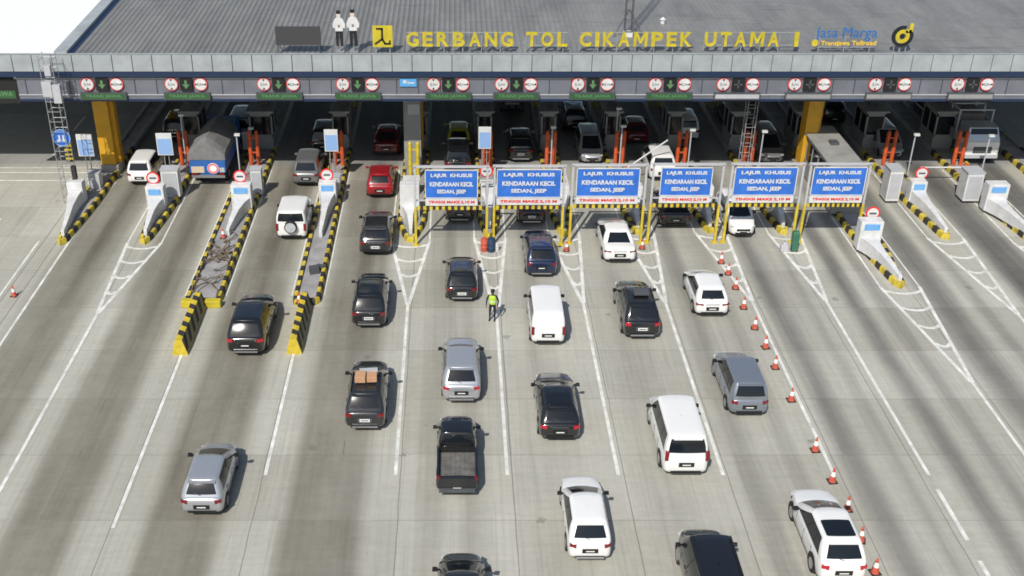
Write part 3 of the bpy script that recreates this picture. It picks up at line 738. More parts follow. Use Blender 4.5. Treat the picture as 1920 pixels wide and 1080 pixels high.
# orange guards in front of the booths
GX = [1, 2, 3, 4, 5, 6, 7, 8, 9, 10, 11, 12, 13]
for i in GX:
    x = ISL[i][0]; D = 68.3 if i not in (4,) else 66.3
    root = empty('guard_posts', (x + (.1 if i % 2 else -.05), D, .19), 0, f'orange guard posts before the booth on the {ORD[i]} island', 'guard posts', 'orange posts guarding the toll booths')
    for s in (-.24, .24):
        MB().tube((s, 0, 0), (s, 0, 2.3), .13, 0, 12).tube((s, 0, 2.3), (s, 0, 2.42), .13, 0, 12, .05).build('post', M_orange if i != 4 else M_yelp, root, smooth=True)
    for zc in (1.9, .9): MB().box((0, 0, zc), (.4, .07, .09)).build('crossbar', M_orange if i != 4 else M_yelp, root)
    if i in (3, 5, 6, 7, 8, 9):
        r2 = empty('guard_posts', (x, 79.5, .19), 0, f'shaded yellow guard posts deep under the canopy on the {ORD[i]} island', 'guard posts', 'yellow posts behind the toll booths')
        for s in (-.3, .3): MB().tube((s, 0, 0), (s, 0, 2.6), .13, 0, 10).build('post', M_yelp, r2, smooth=True)
        MB().box((0, 0, 1.5), (.5, .06, .08)).build('crossbar', M_yelp, r2)
# booths
def booth(x, y, w, l, h, lab, roofm=M_boothg, wall=M_boothg, grp='toll booths under the canopy'):
    root = empty('toll_booth', (x, y, .19), 0, lab, 'toll booth', grp)
    a = MB(); a.box((0, l / 2, .5), (w, l, 1.0)); a.box((0, l / 2, h - .15), (w, l, .3))
    n = max(2, int(l / 1.1))
    for s in (-1, 1):
        for k in range(n + 1): a.box((s * (w / 2 - .05), .05 + (l - .1) * k / n, h / 2 + .35), (.1, .1, h - 1.0))
    a.build('wall', wall, root)
    for s in (-1, 1):
        for k in range(n):
            MB().box((s * (w / 2 - .05), .05 + (l - .1) * (k + .5) / n, h / 2 + .35), (.02, (l - .1) / n - .12, h - 1.02)).build('window', M_glass, root)
    for y_ in (.05, l - .05): MB().box((0, y_, h / 2 + .35), (w - .22, .02, h - 1.02)).build('window', M_glass, root)
    MB().box((0, l / 2, h + .06), (w + .3, l + .4, .12)).build('roof', roofm, root, bevel=.02)
    MB().box((.1 * w, l * .6, h + .2), (.5, .6, .16)).build('roof_unit', M_dgrey, root)
for i, (x, y0, w, tp, bl) in enumerate(ISL):
    if i in (0, 13): continue
    booth(x, 71.2, w - .35, 2.4, 2.6, f'dim toll booth on the {ORD[i]} island under the canopy')
booth(23.45, 60.8, 1.8, 7.4, 2.6, 'long booth with flat dusty grey roof behind the sixth blue board', roofm=mat('booth_roof_dusty', (.30, .30, .28), .8, noise=.25, nscale=1), grp='toll booths in the sun')

# thin camera poles and boom gates
for i, (px, py, D, lab) in enumerate([(338, 215, 67.5, 'thin grey pole left of the blue truck'), (443, 252, 66, 'thin pole with side arm right of the blue truck'), (469, 240, 69, 'thin red and grey pole near the third island booth'),
        (1036, 238, 67.5, 'thin pale pole beside orange posts above the second board'), (1159, 203, 69, 'taller grey pole above the third board'), (1167, 236, 67, 'shorter pale pole above the third board'),
        (1297, 243, 66.5, 'thin pole with white lamp head above the fourth board'), (1432, 246, 66.5, 'thin pole with white lamp head above the fifth board'),
        (1717, 252, 66.5, 'thin pole with white lamp head right of the silver car'), (1857, 254, 66.5, 'thin pole with white lamp head right of the white truck')]):
    x, _, z = P(px, py, D)
    root = empty('camera_pole', (x, D, .19), 0, lab, 'pole', 'thin camera poles on the islands')
    MB().tube((0, 0, 0), (0, 0, z - .19), .045, 0, 8).build('pole', M_lgrey, root)
    MB().box((.06, -.05, z - .19), (.34, .2, .13)).build('camera_head', M_white, root)
for i, (xb, ln, ang, lab) in enumerate([(ISL[7][0] + .3, 3.0, 38, 'raised white boom arm slanting above the fourth blue board'), (ISL[12][0] - .5, 3.0, 0, 'level white boom arm beside the front facing white truck')]):
    D = 66.0; root = empty('boom_gate', (xb, D, .19), 0, lab, 'boom gate', 'boom gates')
    MB().box((0, 0, .5), (.35, .35, 1.0)).build('housing', M_orange, root, bevel=.03)
    c, s = math.cos(R(ang)), math.sin(R(ang)); sg = 1 if i == 0 else -1
    a = MB(); a.tube((0, -.22, .9), (sg * c * ln, -.22, .9 + s * ln), .05); a.build('arm', M_white, root)
# blue round direction sign
x, _, z = P(116, 258, 63.0); rd = empty('direction_sign', (x + .45, 63.0, .02), 0, 'round blue sign with two white arrows above a yellow chevron plate, left edge', 'road sign')
MB().tube((0, 0, 0), (0, 0, z + .3), .05).build('pole', M_grey, rd)
o = MB().tube((-.45, -.05, z), (-.45, -.09, z), .54, 0, 28).build('sign_disc', M_blue, rd)
a = MB(); arc(a, .49, .54, 0, 360, -.1, -.088, -.45, z); a.build('rim', M_pblue, o)
a = MB()
for s in (-1, 1): a.box((-.45 + s * .12, -.098, z + .02), (.1, .012, .3)); a.quad([(-.45 + s * .12 - .16, -.1, z - .12), (-.45 + s * .12 + .16, -.1, z - .12), (-.45 + s * .26, -.1, z - .3)])
a.build('arrow_mark', M_white, o)
x2, _, z2 = P(123, 285, 63.0)
a = MB(); n = 4
for k in range(n):
    a.box((-.2, -.05, z2 + .42 - k * .28), (.42, .04, .14), 0); a.box((-.2, -.05, z2 + .28 - k * .28), (.42, .04, .14), 1)
a.build('chevron_plate', [M_yelp, M_blk], rd)
MB().box((-.05, -.1, P(127, 322, 63)[2]), (.25, .3, .8)).build('signal_box', M_blk, rd)

# cables, blocks and steel barriers on islands 3 and 4
def hbar(x, y0, y1, lab):
    h = .85; root = empty('striped_barrier', (x, y0, 0), 0, lab, 'barrier', 'yellow and black striped barriers'); L_ = y1 - y0
    a = MB(); sec = lambda y: [(-.38, y, 0), (.38, y, 0), (.34, y, .2), (.16, y, h), (-.16, y, h), (-.34, y, .2)]
    a.loft([sec(0), sec(L_)])
    for k in (1, 2): a.m[k] = 1
    a.build('body', [M_yelp, mat('dusty_khaki', (.30, .26, .13), .7, noise=.3)], root)
    s = MB(); n = 11
    for k in range(n):
        if k % 2: continue
        ya, yb = L_ * k / n, L_ * (k + 1) / n; sh = .35
        ya2, yb2 = min(ya + sh, L_), min(yb + sh, L_)
        s.quad([(.346, ya, .2), (.346, yb, .2), (.166, yb2, h - .01), (.166, ya2, h - .01)][::1])
        s.quad([(.166, ya2, h + .004), (.166, yb2, h + .004), (-.15, min(yb2 + .2, L_), h + .004), (-.15, min(ya2 + .2, L_), h + .004)])
    s.build('hazard_stripes', M_blk, root)
x0, y0, _ = G(337, 684); hbar(-13.05, 45.3, 50.0, 'striped barrier leading to the island with cables, left of the black SUV')
hbar(-7.62, 45.4, 50.0, 'striped barrier leading to the fourth island, right of the black SUV')
for i, (a, b) in enumerate(((-13.55, 50.0), (-12.35, 50.0))):
    tag(MB().box((0, 0, .2), (.85, .4, .4)).build('kerb_block', M_letter, None, loc=(a, b, 0), bevel=.05), ['left', 'right'][i] + ' bright yellow block at the end of the cable strewn island', 'kerb block', 'yellow end blocks')
# tangle
cb = bpy.data.curves.new('cable_tangle', 'CURVE'); cb.dimensions = '3D'; cb.bevel_depth = .035; cb.bevel_resolution = 1
for k in range(16):
    sp = cb.splines.new('NURBS'); n = 9; sp.points.add(n - 1); x = -12.95 + random.uniform(-.5, .5); y = 51.6 + random.random() * 5
    for j in range(n):
        sp.points[j].co = (max(-13.65, min(-12.25, x)), y, .24 + random.random() * .25, 1); x += random.uniform(-.5, .5); y += random.uniform(-.6, .7)
    sp.use_endpoint_u = True
t = bpy.data.objects.new('tmp', cb); COL.objects.link(t); bpy.context.view_layer.update()
me = bpy.data.meshes.new_from_object(t.evaluated_get(bpy.context.evaluated_depsgraph_get())); bpy.data.objects.remove(t)
me.materials.clear(); me.materials.append(M_brown); o = bpy.data.objects.new('cable_tangle', me); COL.objects.link(o)
tag(o, 'brown tangle of cables and rods lying on the third island', 'cables')
tag(MB().box((0, 0, .2), (.5, .35, .4), rz=.3).box((.3, .5, .1), (.5, .3, .2), rz=-.4).build('rubble_box', M_dgrey, None, loc=(-7.5, 53.3, .19)), 'small dark box on the fourth island behind its cone', 'box')

# bins and drums
def drum(name, x, y, r, h, m, lab, cat, z=0):
    a = MB(); a.loft([[(math.cos(t * math.pi / 8) * rr, math.sin(t * math.pi / 8) * rr, zz) for t in range(16)] for rr, zz in ((r * .95, 0), (r, .04), (r, h * .32), (r * 1.04, h * .34), (r, h * .36), (r, h * .64), (r * 1.04, h * .66), (r, h * .68), (r, h - .03), (r * .93, h))])
    root = empty(name, (x, y, z), 0, lab, cat); a.build('body', m, root, smooth=True)
    MB().tube((0, 0, h), (0, 0, h + .04), r * .8, 0, 14).build('lid', m, root)
x, y, _ = G(908, 470); drum('drum', x, y, .21, .75, M_redor, 'red drum at the sixth island nose beside a dark blue one', 'drum')
x, y, _ = G(921, 471); drum('drum', x, y, .22, .8, M_cyan, 'dark blue drum at the sixth island nose', 'drum')
x, y, _ = G(932, 470); drum('bucket', x, y, .11, .45, M_white, 'small white bucket right of the dark blue drum', 'bucket')
x, y, _ = G(1488, 470)
gb = empty('litter_bin', (x, y, 0), 0, 'tall green litter bin at the foot of the post between fifth and sixth boards', 'bin')
gb.scale = (.75, .75, .95)
MB().box((0, 0, .6), (.45, .45, 1.1), taper=1.12).build('body', M_green, gb, bevel=.04); MB().box((0, 0, 1.22), (.55, .55, .14), taper=.7).build('lid', M_green, gb, bevel=.03)
for s in (-.18, .18): MB().tube((s, -.2, .08), (s, -.14, .08), .08, 0, 10).build('wheel', M_rubber, gb)
tag(MB().box((0, 0, .2), (.5, .4, .4), taper=.8).box((.02, .0, .45), (.3, .25, .14), taper=.6).build('sack', M_lgrey, None, loc=(x - .55, y, 0), bevel=.08), 'grey sack leaning beside the green litter bin', 'sack')

# ================================================================ cones
def cone_proto():
    root = empty('traffic_cone', (0, 0, 0))
    a = MB(); a.box((0, 0, .025), (.46, .46, .05)); a.build('base', M_blk, root, bevel=.015)
    a = MB(); n = 14
    def rg(r, z): return [(math.cos(2 * math.pi * k / n) * r, math.sin(2 * math.pi * k / n) * r, z) for k in range(n)]
    a.loft([rg(.19, .05), rg(.165, .12), rg(.12, .36), rg(.071, .6), rg(.04, .8), rg(.025, .82)])
    c = a.build('cone', M_redor, root, smooth=True)
    a = MB(); a.loft([rg(.124, .36), rg(.076, .6)], caps=(False, False)); a.build('white_band', M_platew, c, smooth=True)
    return root
CN = [(1352, 493, 'beside the white hatchback top'), (1365, 514, ''), (1379, 541, ''), (1394, 578, ''), (1415, 616, ''), (1435, 652, ''), (1453, 690, ''), (1483, 751, ''), (1528, 845, ''), (1560, 903, ''), (1588, 956, ''), (1613, 1014, ''), (1640, 1074, '')]
proto = cone_proto()
for i, (px, py, _) in enumerate(CN):
    o = proto if i == 0 else copy_tree(proto); x, y, _ = G(px, py); o.location = (x, y, 0); o.rotation_euler.z = random.uniform(-.3, .3); o.scale = (.82, .82, .85)
    lab = f'{ORD[i]} orange cone of the diagonal row on the right, counted from the booths'
    if i == 12: lab = 'nearest orange cone of the diagonal row, at the bottom edge'
    tag(o, lab, 'traffic cone', 'orange cones with white bands')
for px, py, z, lab in [(27, 555, 0, 'lone red cone by the dark joints at the left edge'), (419, 446, .19, 'red cone on the third island behind the cables'),
                     (561, 568, .19, 'red cone at the end of the fourth island'), (1204, 466, 0, 'cone at the post foot between third and fourth boards'),
                     (1062, 470, 0, 'cone at the post foot between second and third boards')]:
    o = copy_tree(proto); x, y, _ = G(px, py, z); o.location = (x, y, z); o.scale = (.75, .75, .75); tag(o, lab, 'traffic cone', 'orange cones with white bands')

# ================================================================ vehicles
def rrect(hw, y0, y1, r, front_b, rear_b, z, sides, nx=6, nc=3):
    """ring of points, starts rear left going right, up the right side, front, down the left side"""
    pts = []; r = min(r, hw * .9)
    for k in range(nx + 1):
        x = -hw + r + (2 * hw - 2 * r) * k / nx; pts.append((x, y0 - rear_b * (1 - (x / hw) ** 2), z))
    for k in range(1, nc):
        a = -math.pi / 2 + math.pi / 2 * k / nc; pts.append((hw - r + math.cos(a) * r, y0 + r + math.sin(a) * r - rear_b * (1 - ((hw - r) / hw) ** 2) * (1 - k / nc), z))
    ys = [y0 + r + (y1 - y0 - 2 * r) * f for f in sides]
    for y in ys: pts.append((hw, y, z))
    for k in range(1, nc):
        a = math.pi / 2 * k / nc; pts.append((hw - r + math.cos(a) * r, y1 - r + math.sin(a) * r + front_b * (1 - ((hw - r) / hw) ** 2) * k / nc, z))
    for k in range(nx + 1):
        x = hw - r - (2 * hw - 2 * r) * k / nx; pts.append((x, y1 + front_b * (1 - (x / hw) ** 2), z))
    for k in range(1, nc):
        a = math.pi / 2 + math.pi / 2 * k / nc; pts.append((-hw + r + math.cos(a) * r, y1 - r + math.sin(a) * r + front_b * (1 - ((hw - r) / hw) ** 2) * (1 - k / nc), z))
    for y in reversed(ys): pts.append((-hw, y, z))
    for k in range(1, nc):
        a = math.pi + math.pi / 2 * k / nc; pts.append((-hw + r + math.cos(a) * r, y0 + r + math.sin(a) * r - rear_b * (1 - ((hw - r) / hw) ** 2) * k / nc, z))
    return pts
T = {  # L, W, roof z, belt z, hood z, nose z, greenhouse base (rear, front), roof (rear, front), roof half width factor, corner r
 'liftback': dict(L=4.45, W=1.78, zr=1.50, zb=.97, zh=.94, zn=.72, gb=(.14, 3.35), gr=(.62, 2.2), wr=.72, r=.17, tl='corner'),
 'hatch': dict(L=3.98, W=1.68, zr=1.50, zb=.95, zh=.93, zn=.70, gb=(.14, 3.12), gr=(.56, 2.05), wr=.72, r=.16, tl='corner'),
 'suv': dict(L=4.60, W=1.75, zr=1.66, zb=1.03, zh=1.01, zn=.78, gb=(.14, 3.42), gr=(.62, 2.3), wr=.75, r=.15, tl='corner'),
 'mpv': dict(L=4.40, W=1.72, zr=1.68, zb=.98, zh=.96, zn=.72, gb=(.10, 3.5), gr=(.36, 2.45), wr=.76, r=.13, tl='corner'),
 'bigmpv': dict(L=4.85, W=1.86, zr=1.90, zb=1.08, zh=1.04, zn=.80, gb=(.08, 3.95), gr=(.32, 3.2), wr=.80, r=.11, tl='tall'),
 'van': dict(L=4.25, W=1.68, zr=1.86, zb=1.05, zh=.98, zn=.80, gb=(.06, 3.55), gr=(.22, 2.9), wr=.84, r=.10, tl='tall'),
 'sedan': dict(L=4.60, W=1.80, zr=1.46, zb=.97, zh=.93, zn=.70, gb=(.70, 3.48), gr=(1.42, 2.45), wr=.70, r=.18, tl='corner', trunk=1),
 'jeep': dict(L=4.10, W=1.78, zr=1.82, zb=1.12, zh=1.10, zn=.95, gb=(.06, 2.75), gr=(.16, 2.35), wr=.84, r=.10, tl='tall'),
 'pickup': dict(L=4.75, W=1.72, zr=1.72, zb=1.06, zh=1.04, zn=.84, gb=(2.14, 3.85), gr=(2.26, 3.15), wr=.78, r=.12, tl='tall', bed=1),
}
FACE_CACHE = {}
def car_meshes(ty):
    if ty in FACE_CACHE: return FACE_CACHE[ty]
    p = T[ty]; L, hw = p['L'], p['W'] / 2; zb, zh, zn = p['zb'], p['zh'], p['zn']; box = p['zr'] > 1.8
    body = MB()
    yf = p['gb'][1]; topr = zb if not p.get('trunk') else zb + .02
    bedz = 1.0
    st = [(0, .72, .46, topr - .22), (.02, .82, .38, topr - .12), (.06, .885, .32, topr - .05), (.14, .935, .28, topr - .01), (.28, .97, .25, topr), (.5, .99, .23, topr), (1.0, 1.0, .22, topr)]
    n = 5
    for k in range(1, n): y = 1.0 + (yf - .25 - 1.0) * k / n; st.append((y, 1.0, .22, topr if not p.get('trunk') else zb))
    st += [(yf - .1, 1.0, .22, zb), (yf + .08, .985, .22, zh), (yf + (L - .62 - yf) * .4, .965, .22, zh * .8 + (zn + .14) * .2), (yf + (L - .62 - yf) * .75, .935, .22, zh * .45 + (zn + .14) * .55), (L - .62, .90, .23, zn + .15), (L - .44, .85, .24, zn + .12), (L - .3, .785, .26, zn + .085), (L - .18, .69, .28, zn + .04), (L - .09, .56, .3, zn - .03), (L - .03, .40, .34, zn - .12), (L, .24, .40, zn - .22)]
    if p.get('bed'):
        st = [(0, .93, .5, 1.0), (.03, .97, .42, 1.04), (.12, .985, .38, 1.05), (.14, .985, .38, .62), (2.04, .99, .3, .62), (2.06, .99, .3, 1.05)] + [(2.12, .99, .25, zb)] + [s for s in st if s[0] > 2.3]
    def sec(y, w, z0, z1):
        w *= hw; hh_ = z1 - z0; cr = .03
        q = [(w * .80, z0), (w * .93, z0 + .03), (w * .985, z0 + .14 * min(1, hh_)), (w * 1.0, z0 + hh_ * .45), (w * .99, z0 + hh_ * .68), (w * .965, z1 - hh_ * .12), (w * .93, z1 - .022), (w * .87, z1 + .002), (w * .6, z1 + cr * .7), (w * .25, z1 + cr)]
        return [(x, y, z) for x, z in q] + [(-x, y, z) for x, z in reversed(q)]
    # longitudinal refinement near slopes happens by the smooth shading
    body.loft([sec(*s) for s in st])
    if p.get('bed'):
        for s in (-1, 1): body.loft([[(s * hw * .985, y, .6), (s * hw * .985, y, 1.04), (s * (hw * .985 - .09), y, 1.05), (s * (hw * .985 - .09), y, .6)][::s] for y in (.12, 2.06)])
    sides = [0, .07, .28, .31, .60, .635, .96, 1]
    if p.get('trunk') or p.get('bed'): sides = [0, .06, .10, .12, .46, .50, .95, 1]
    fr = [0, .06, .24, .6, .93, 1.0]
    base = rrect(hw * .945, p['gb'][0], p['gb'][1], p['r'], .20, .04, zb - .03, sides)
    roof = rrect(hw * p['wr'], p['gr'][0], p['gr'][1], p['r'], .12, .05, p['zr'] - .05, sides)
    N_ = len(base); rings = []
    for f in fr:
        rg = []
        for a, b in zip(base, roof):
            bu = .035 * math.sin(math.pi * f); cx = 1 if a[0] > 0 else -1
            rg.append((a[0] + (b[0] - a[0]) * f + bu * (cx if abs(a[0]) > hw * .8 else 0), a[1] + (b[1] - a[1]) * f + (bu if a[1] > p['gb'][1] - .1 else 0) - (bu if a[1] < p['gb'][0] + .1 else 0), a[2] + (b[2] - a[2]) * f))
        rings.append(rg)
    nx, nc = 6, 3
    i_rc = nx; i_side = nx + nc; i_fc = i_side + 7; i_front = i_fc + nc; i_fl = i_front + nx; i_ls = i_fl + nc
    reg = {'windscreen': MB(), 'rear_window': MB(), 'sr': [], 'sl': []}
    side_segs = [(1,), (3,), (5,)]
    glass = {}
    for j in range(nx): glass[j] = 'rear_window'
    for j in range(nx): glass[i_front + j] = 'windscreen'
    for w, sg in enumerate(side_segs):
        for q in sg: glass[i_side + q] = f'R{w}'; glass[i_ls + 6 - q] = f'L{w}'
    parts = {}
    for j in range(N_):
        k = (j + 1) % N_
        for l in range(len(fr) - 1):
            quad = [rings[l][j], rings[l][k], rings[l + 1][k], rings[l + 1][j]]
            nm = glass.get(j) or ({i_side + 2: 'PR', i_side + 4: 'PS', i_ls + 4: 'PL', i_ls + 2: 'PM'}.get(j))
            if nm == 'rear_window' and l == 1 and not p.get('trunk'): nm = None
            if nm and 1 <= l <= 3: parts.setdefault(nm, MB()).quad(quad)
            else: body.quad(quad)
    cy = (p['gr'][0] + p['gr'][1]) / 2; prev = rings[-1]; zt = p['zr'] - .05
    hl = (p['gr'][1] - p['gr'][0]) / 2
    capr = [prev]
    for s, dz in ((.955, .022), (.88, .038), (.70, .05), (.40, .058), (.02, .06)):
        capr.append([(x * s, cy + (y - cy) * (1 - (1 - s) * (.35 if s > .8 else 1)), zt + dz * (1 if not box else .7)) for x, y, z in prev])
    for r0, r1 in zip(capr, capr[1:]):
        for j in range(N_):
            k = (j + 1) % N_; body.quad([r0[j], r0[k], r1[k], r1[j]])
    # weld the body
    import bmesh
    def weld(mb, name, ang=38):
        bm = bmesh.new(); me = bpy.data.meshes.new(name); me.from_pydata(mb.v, [], mb.f); bm.from_mesh(me)
        bmesh.ops.remove_doubles(bm, verts=bm.verts, dist=.0006); bmesh.ops.recalc_face_normals(bm, faces=bm.faces) if name == 'x' else None
        bm.to_mesh(me); bm.free(); me.polygons.foreach_set('use_smooth', [True] * len(me.polygons)); me.set_sharp_from_angle(angle=R(ang)); return me
    out = {'body': weld(body, 'body')}
    for k, v in parts.items():
        me = weld(v, k); me.materials.append(M_pillar if k[0] == 'P' else M_glass); out[k] = me
    # push the glass 3 mm proud is not needed: it fills openings left in the body
    FACE_CACHE[ty] = out
    return out
BODY_CACHE = {}
SMALL = {}
def small(key, fn, mats, smooth=False):
    if key not in SMALL:
        b = MB(); fn(b); SMALL[key] = b.mesh(key[0] if isinstance(key, tuple) else key, mats, smooth)
    return SMALL[key]
def link(name, me, parent, loc=(0, 0, 0)):
    o = bpy.data.objects.new(name, me); COL.objects.link(o); o.parent = parent; o.location = loc; return o
def car(ty, colour, px, py, label, face=0, yaw=0, rails=False, brake=False, plate='b', roofdark=False, spoiler=True, detail=True, cat=None, group='cars queueing at the toll gate', scale=1.0, at=None, two=None, spare=False):
    p = T[ty]; L, hw = p['L'], p['W'] / 2; ms = car_meshes(ty)
    x, y, _ = at if at else G(px, py)
    name = {'liftback': 'hatchback', 'pickup': 'pickup_truck', 'van': 'van', 'mpv': 'minivan', 'bigmpv': 'minivan', 'suv': 'suv', 'sedan': 'sedan', 'hatch': 'hatchback', 'jeep': 'off_road_car'}[ty]
    catn = {'liftback': 'hatchback', 'pickup': 'pickup truck', 'van': 'van', 'mpv': 'minivan', 'bigmpv': 'minivan', 'suv': 'suv', 'sedan': 'sedan', 'hatch': 'hatchback', 'jeep': 'off-road car'}[ty]
    root = empty(name, (x, y - .35, 0), R(yaw), label, cat or catn, group)
    if face: root.location.y = y + L * scale; root.rotation_euler.z = math.pi + R(yaw)
    root.scale = (scale,) * 3
    key = (ty, colour)
    if key not in BODY_CACHE:
        me = ms['body'].copy(); me.materials.append(PAINT[colour]); BODY_CACHE[key] = me
    body = link('body', BODY_CACHE[key], root)
    for k, me in ms.items():
        if k == 'body': continue
        nm = k if k in ('windscreen', 'rear_window') else ('window_pillar' if k[0] == 'P' else 'side_window')
        if ty == 'van' and k == 'rear_window' and colour == 'white': me = me.copy(); me.materials[0] = PAINT[colour]
        link(nm, me, root)
    zr = p['zr']
    # wheels
    rw = .31 if ty in ('hatch', 'mpv', 'sedan', 'van') else .35
    for s in (-1, 1):
        for yy in (.19 * L, L - .2 * L):
            w = link('wheel', small(('wheel', rw), lambda b: b.tube((-.11, 0, 0), (.11, 0, 0), rw, 0, 20), M_rubber, True), root, (s * (hw - (.095 if yy < L / 2 else .125)), yy, rw))
            link('rim', small(('rim', rw), lambda b: [b.tube((-.116, 0, 0), (.116, 0, 0), rw * .64, 0, 16)], M_rim, True), w)
            def arch(b):
                n = 12; pts = [(math.cos(math.pi * k / n) * (rw + .075), math.sin(math.pi * k / n) * (rw + .075)) for k in range(n + 1)]
                pts += [(-(rw + .075), -.1), ((rw + .075), -.1)]
                b.loft([[(-.03, a, c) for a, c in pts], [(.03, a, c) for a, c in pts]])
            link('wheel_arch', small(('wheel_arch', rw), arch, M_black), root, (s * (hw - (.0255 if yy < L / 2 else .06)), yy, rw))
    # mirrors
    for s in (-1, 1):
        def mir(b, s=s): b.box((s * .12, 0, 0), (.20, .10, .14), taper=.85); b.box((s * .0, .02, -.03), (.12, .05, .05))
        link('mirror', small(('mirror', s, colour if colour not in ('silver', 'steel') else 'dark'), mir, PAINT[colour] if colour not in ('silver', 'steel', 'white') else M_black), root, (s * (hw * .97), p['gb'][1] - .42, p['zb'] + .08))
    # lights
    tlm = M_brake if brake else M_tail; zt = p['zb']
    bar_ = ty == 'sedan' or 'upper end of the cone row' in label or ty == 'liftback'
    if bar_: link('light_strip', small(('light_strip', ty), lambda b: b.box((0, 0, 0), (hw * .8, .05, .035)), M_dgrey), root, (0, .028, zt - .14))
    for s in (-1, 1):
        if bar_ and ty != 'liftback': f = lambda b, s=s: b.box((0, .0, 0), (.38, .12, .07), rz=s * .3)
        elif p['tl'] == 'corner': f = lambda b, s=s: b.box((0, .0, 0), (.27, .12, .14), rz=s * .42)
        else: f = lambda b, s=s: b.box((0, .0, 0), (.15, .14, .42), rz=s * .2)
        off = (s * (hw * .76), .075, zt - .13) if p['tl'] == 'corner' else (s * (hw * .87), .08, zt - (.12 if ty in ('bigmpv', 'van') else .22))
        if ty == 'bigmpv': off = (s * hw * .86, .10, zt + .02)
        link('tail_light', small(('tail_light', p['tl'], s, brake, bar_ and ty != 'liftback'), f, tlm), root, off)
        link('headlight', small(('headlight', s), lambda b, s=s: b.box((0, 0, 0), (.30, .16, .11), rz=s * -.62, rx=-.3), M_head), root, (s * (hw * .66), L - .27, p['zn'] - .02))
    pm = {'w': M_platew, 'b': M_plateb}[plate]
    pl = link('number_plate', small(('number_plate', plate), lambda b: b.box((0, 0, 0), (.43, .03, .14)), pm), root, (0, -.018, zt - (.36 if not p.get('bed') else .5)))
    link('plate_surround', small(('plate_surround', plate), lambda b: b.box((0, .012, 0), (.62, .03, .2)), M_black if colour in ('white', 'silver', 'steel', 'grey') else M_dgrey), pl)
    link('characters', small(('characters', plate), lambda b: [b.box((0, -.018, 0), (.34, .004, .045))], M_plateb if plate == 'w' else M_platew), pl)
    link('number_plate', small(('number_plate', plate), None, pm), root, (0, L + .012, .45))
    link('rear_bumper', small(('rear_bumper', ty), lambda b: [b.box((0, .03, -.03), (hw * 1.3, .10, .08)), b.box((0, .04, -.08), (hw * 1.1, .05, .05))], M_black), root, (0, -.01, .40))
    if ty == 'suv' or (ty == 'hatch' and plate == 'w'): link('skid_plate', small(('skid_plate', ty), lambda b: b.box((0, .0, 0), (hw * 1.25, .08, .07)), M_rim), root, (0, -.035, .36))
    link('grille', small(('grille', ty), lambda b: [b.box((0, 0, 0), (hw * .9, .06, .13)), b.box((0, .02, -.22), (hw * 1.1, .06, .12))], M_black), root, (0, L - .03, p['zn'] - .17))
    if ty in ('hatch', 'suv', 'mpv', 'bigmpv', 'liftback') and spoiler:
        yr = p['gr'][0]
        link('spoiler', small(('spoiler', ty, colour), lambda b: b.loft([[(-hw * .62, yr - .16, zr - .085), (hw * .62, yr - .16, zr - .085), (hw * .62, yr - .16, zr - .055), (-hw * .62, yr - .16, zr - .055)], [(-hw * .68, yr + .14, zr - .05), (hw * .68, yr + .14, zr - .05), (hw * .66, yr + .14, zr - .012), (-hw * .66, yr + .14, zr - .012)]]), PAINT[colour]), root)
    if ty in ('hatch', 'suv', 'mpv', 'bigmpv', 'liftback'):
        link('wiper', small(('wiper', ty), lambda b: b.tube((0, p['gb'][0] + .0, p['zb'] + .07), (-.3, p['gb'][0] + .10, p['zb'] + .16), .012, 0, 5), M_black), root)
    for s in (-1, 1):   # door handles and seams
        yb_ = p['gb'][0] + (p['gb'][1] - p['gb'][0]) * .62
        def hd(b, s=s):
            for yy in (yb_ - .9, yb_ + .15): b.box((s * (hw * .985), yy, p['zb'] - .16), (.035, .17, .03))
        link('door_handle', small(('door_handle', ty, s, colour), hd, PAINT[colour] if colour != 'white' else M_lgrey), root)
        for yy in (yb_ - 1.0, yb_ - .06, yb_ + .85):
            if p.get('bed') and yy < 2.1: continue
            link('door_seam', small(('door_seam', ty), lambda b: b.box((0, 0, 0), (.012, .014, p['zb'] - .42)), M_dgrey), root, (s * (hw * .996), yy, (.18 + p['zb']) / 2))
    if rails:
        for s in (-1, 1):
            def rl(b, s=s):
                xr_ = s * hw * p['wr'] * .93
                b.tube((xr_, p['gr'][0] + .1, zr + .045), (xr_, p['gr'][1] - .1, zr + .045), .022, 0, 6)
                for q in (.12, .5, .88): b.box((xr_, p['gr'][0] + (p['gr'][1] - p['gr'][0]) * q, zr + .01), (.03, .08, .08))
            link('roof_rail', small(('roof_rail', ty, s, rails), rl, M_black if rails == 'k' else M_rim), root)
    if roofdark:
        link('sunroof', small(('sunroof', ty), lambda b: b.loft([[(x_ * .80, (p['gr'][0] + p['gr'][1]) / 2 - .22 + (y_ - (p['gr'][0] + p['gr'][1]) / 2) * .5, z_) for x_, y_, _ in rrect(hw * p['wr'], p['gr'][0], p['gr'][1], .1, .05, .03, 0, [0, .5, 1], 4, 3)] for z_ in (zr + .0, zr + .022)]), M_glass), root)
    if ty == 'jeep':
        sw = link('spare_wheel', small('spare_wheel', lambda b: b.tube((0, -.22, 0), (0, 0, 0), .36, 0, 22), M_rubber, True), root, (0, -.0, .98))
        link('wheel_cover', small(('wheel_cover', colour), lambda b: [b.tube((0, -.245, 0), (0, -.22, 0), .30, 0, 22), b.tube((0, -.265, 0), (0, -.24, 0), .12, 0, 14)], M_lgrey if colour == 'white' else M_dgrey, True), sw)
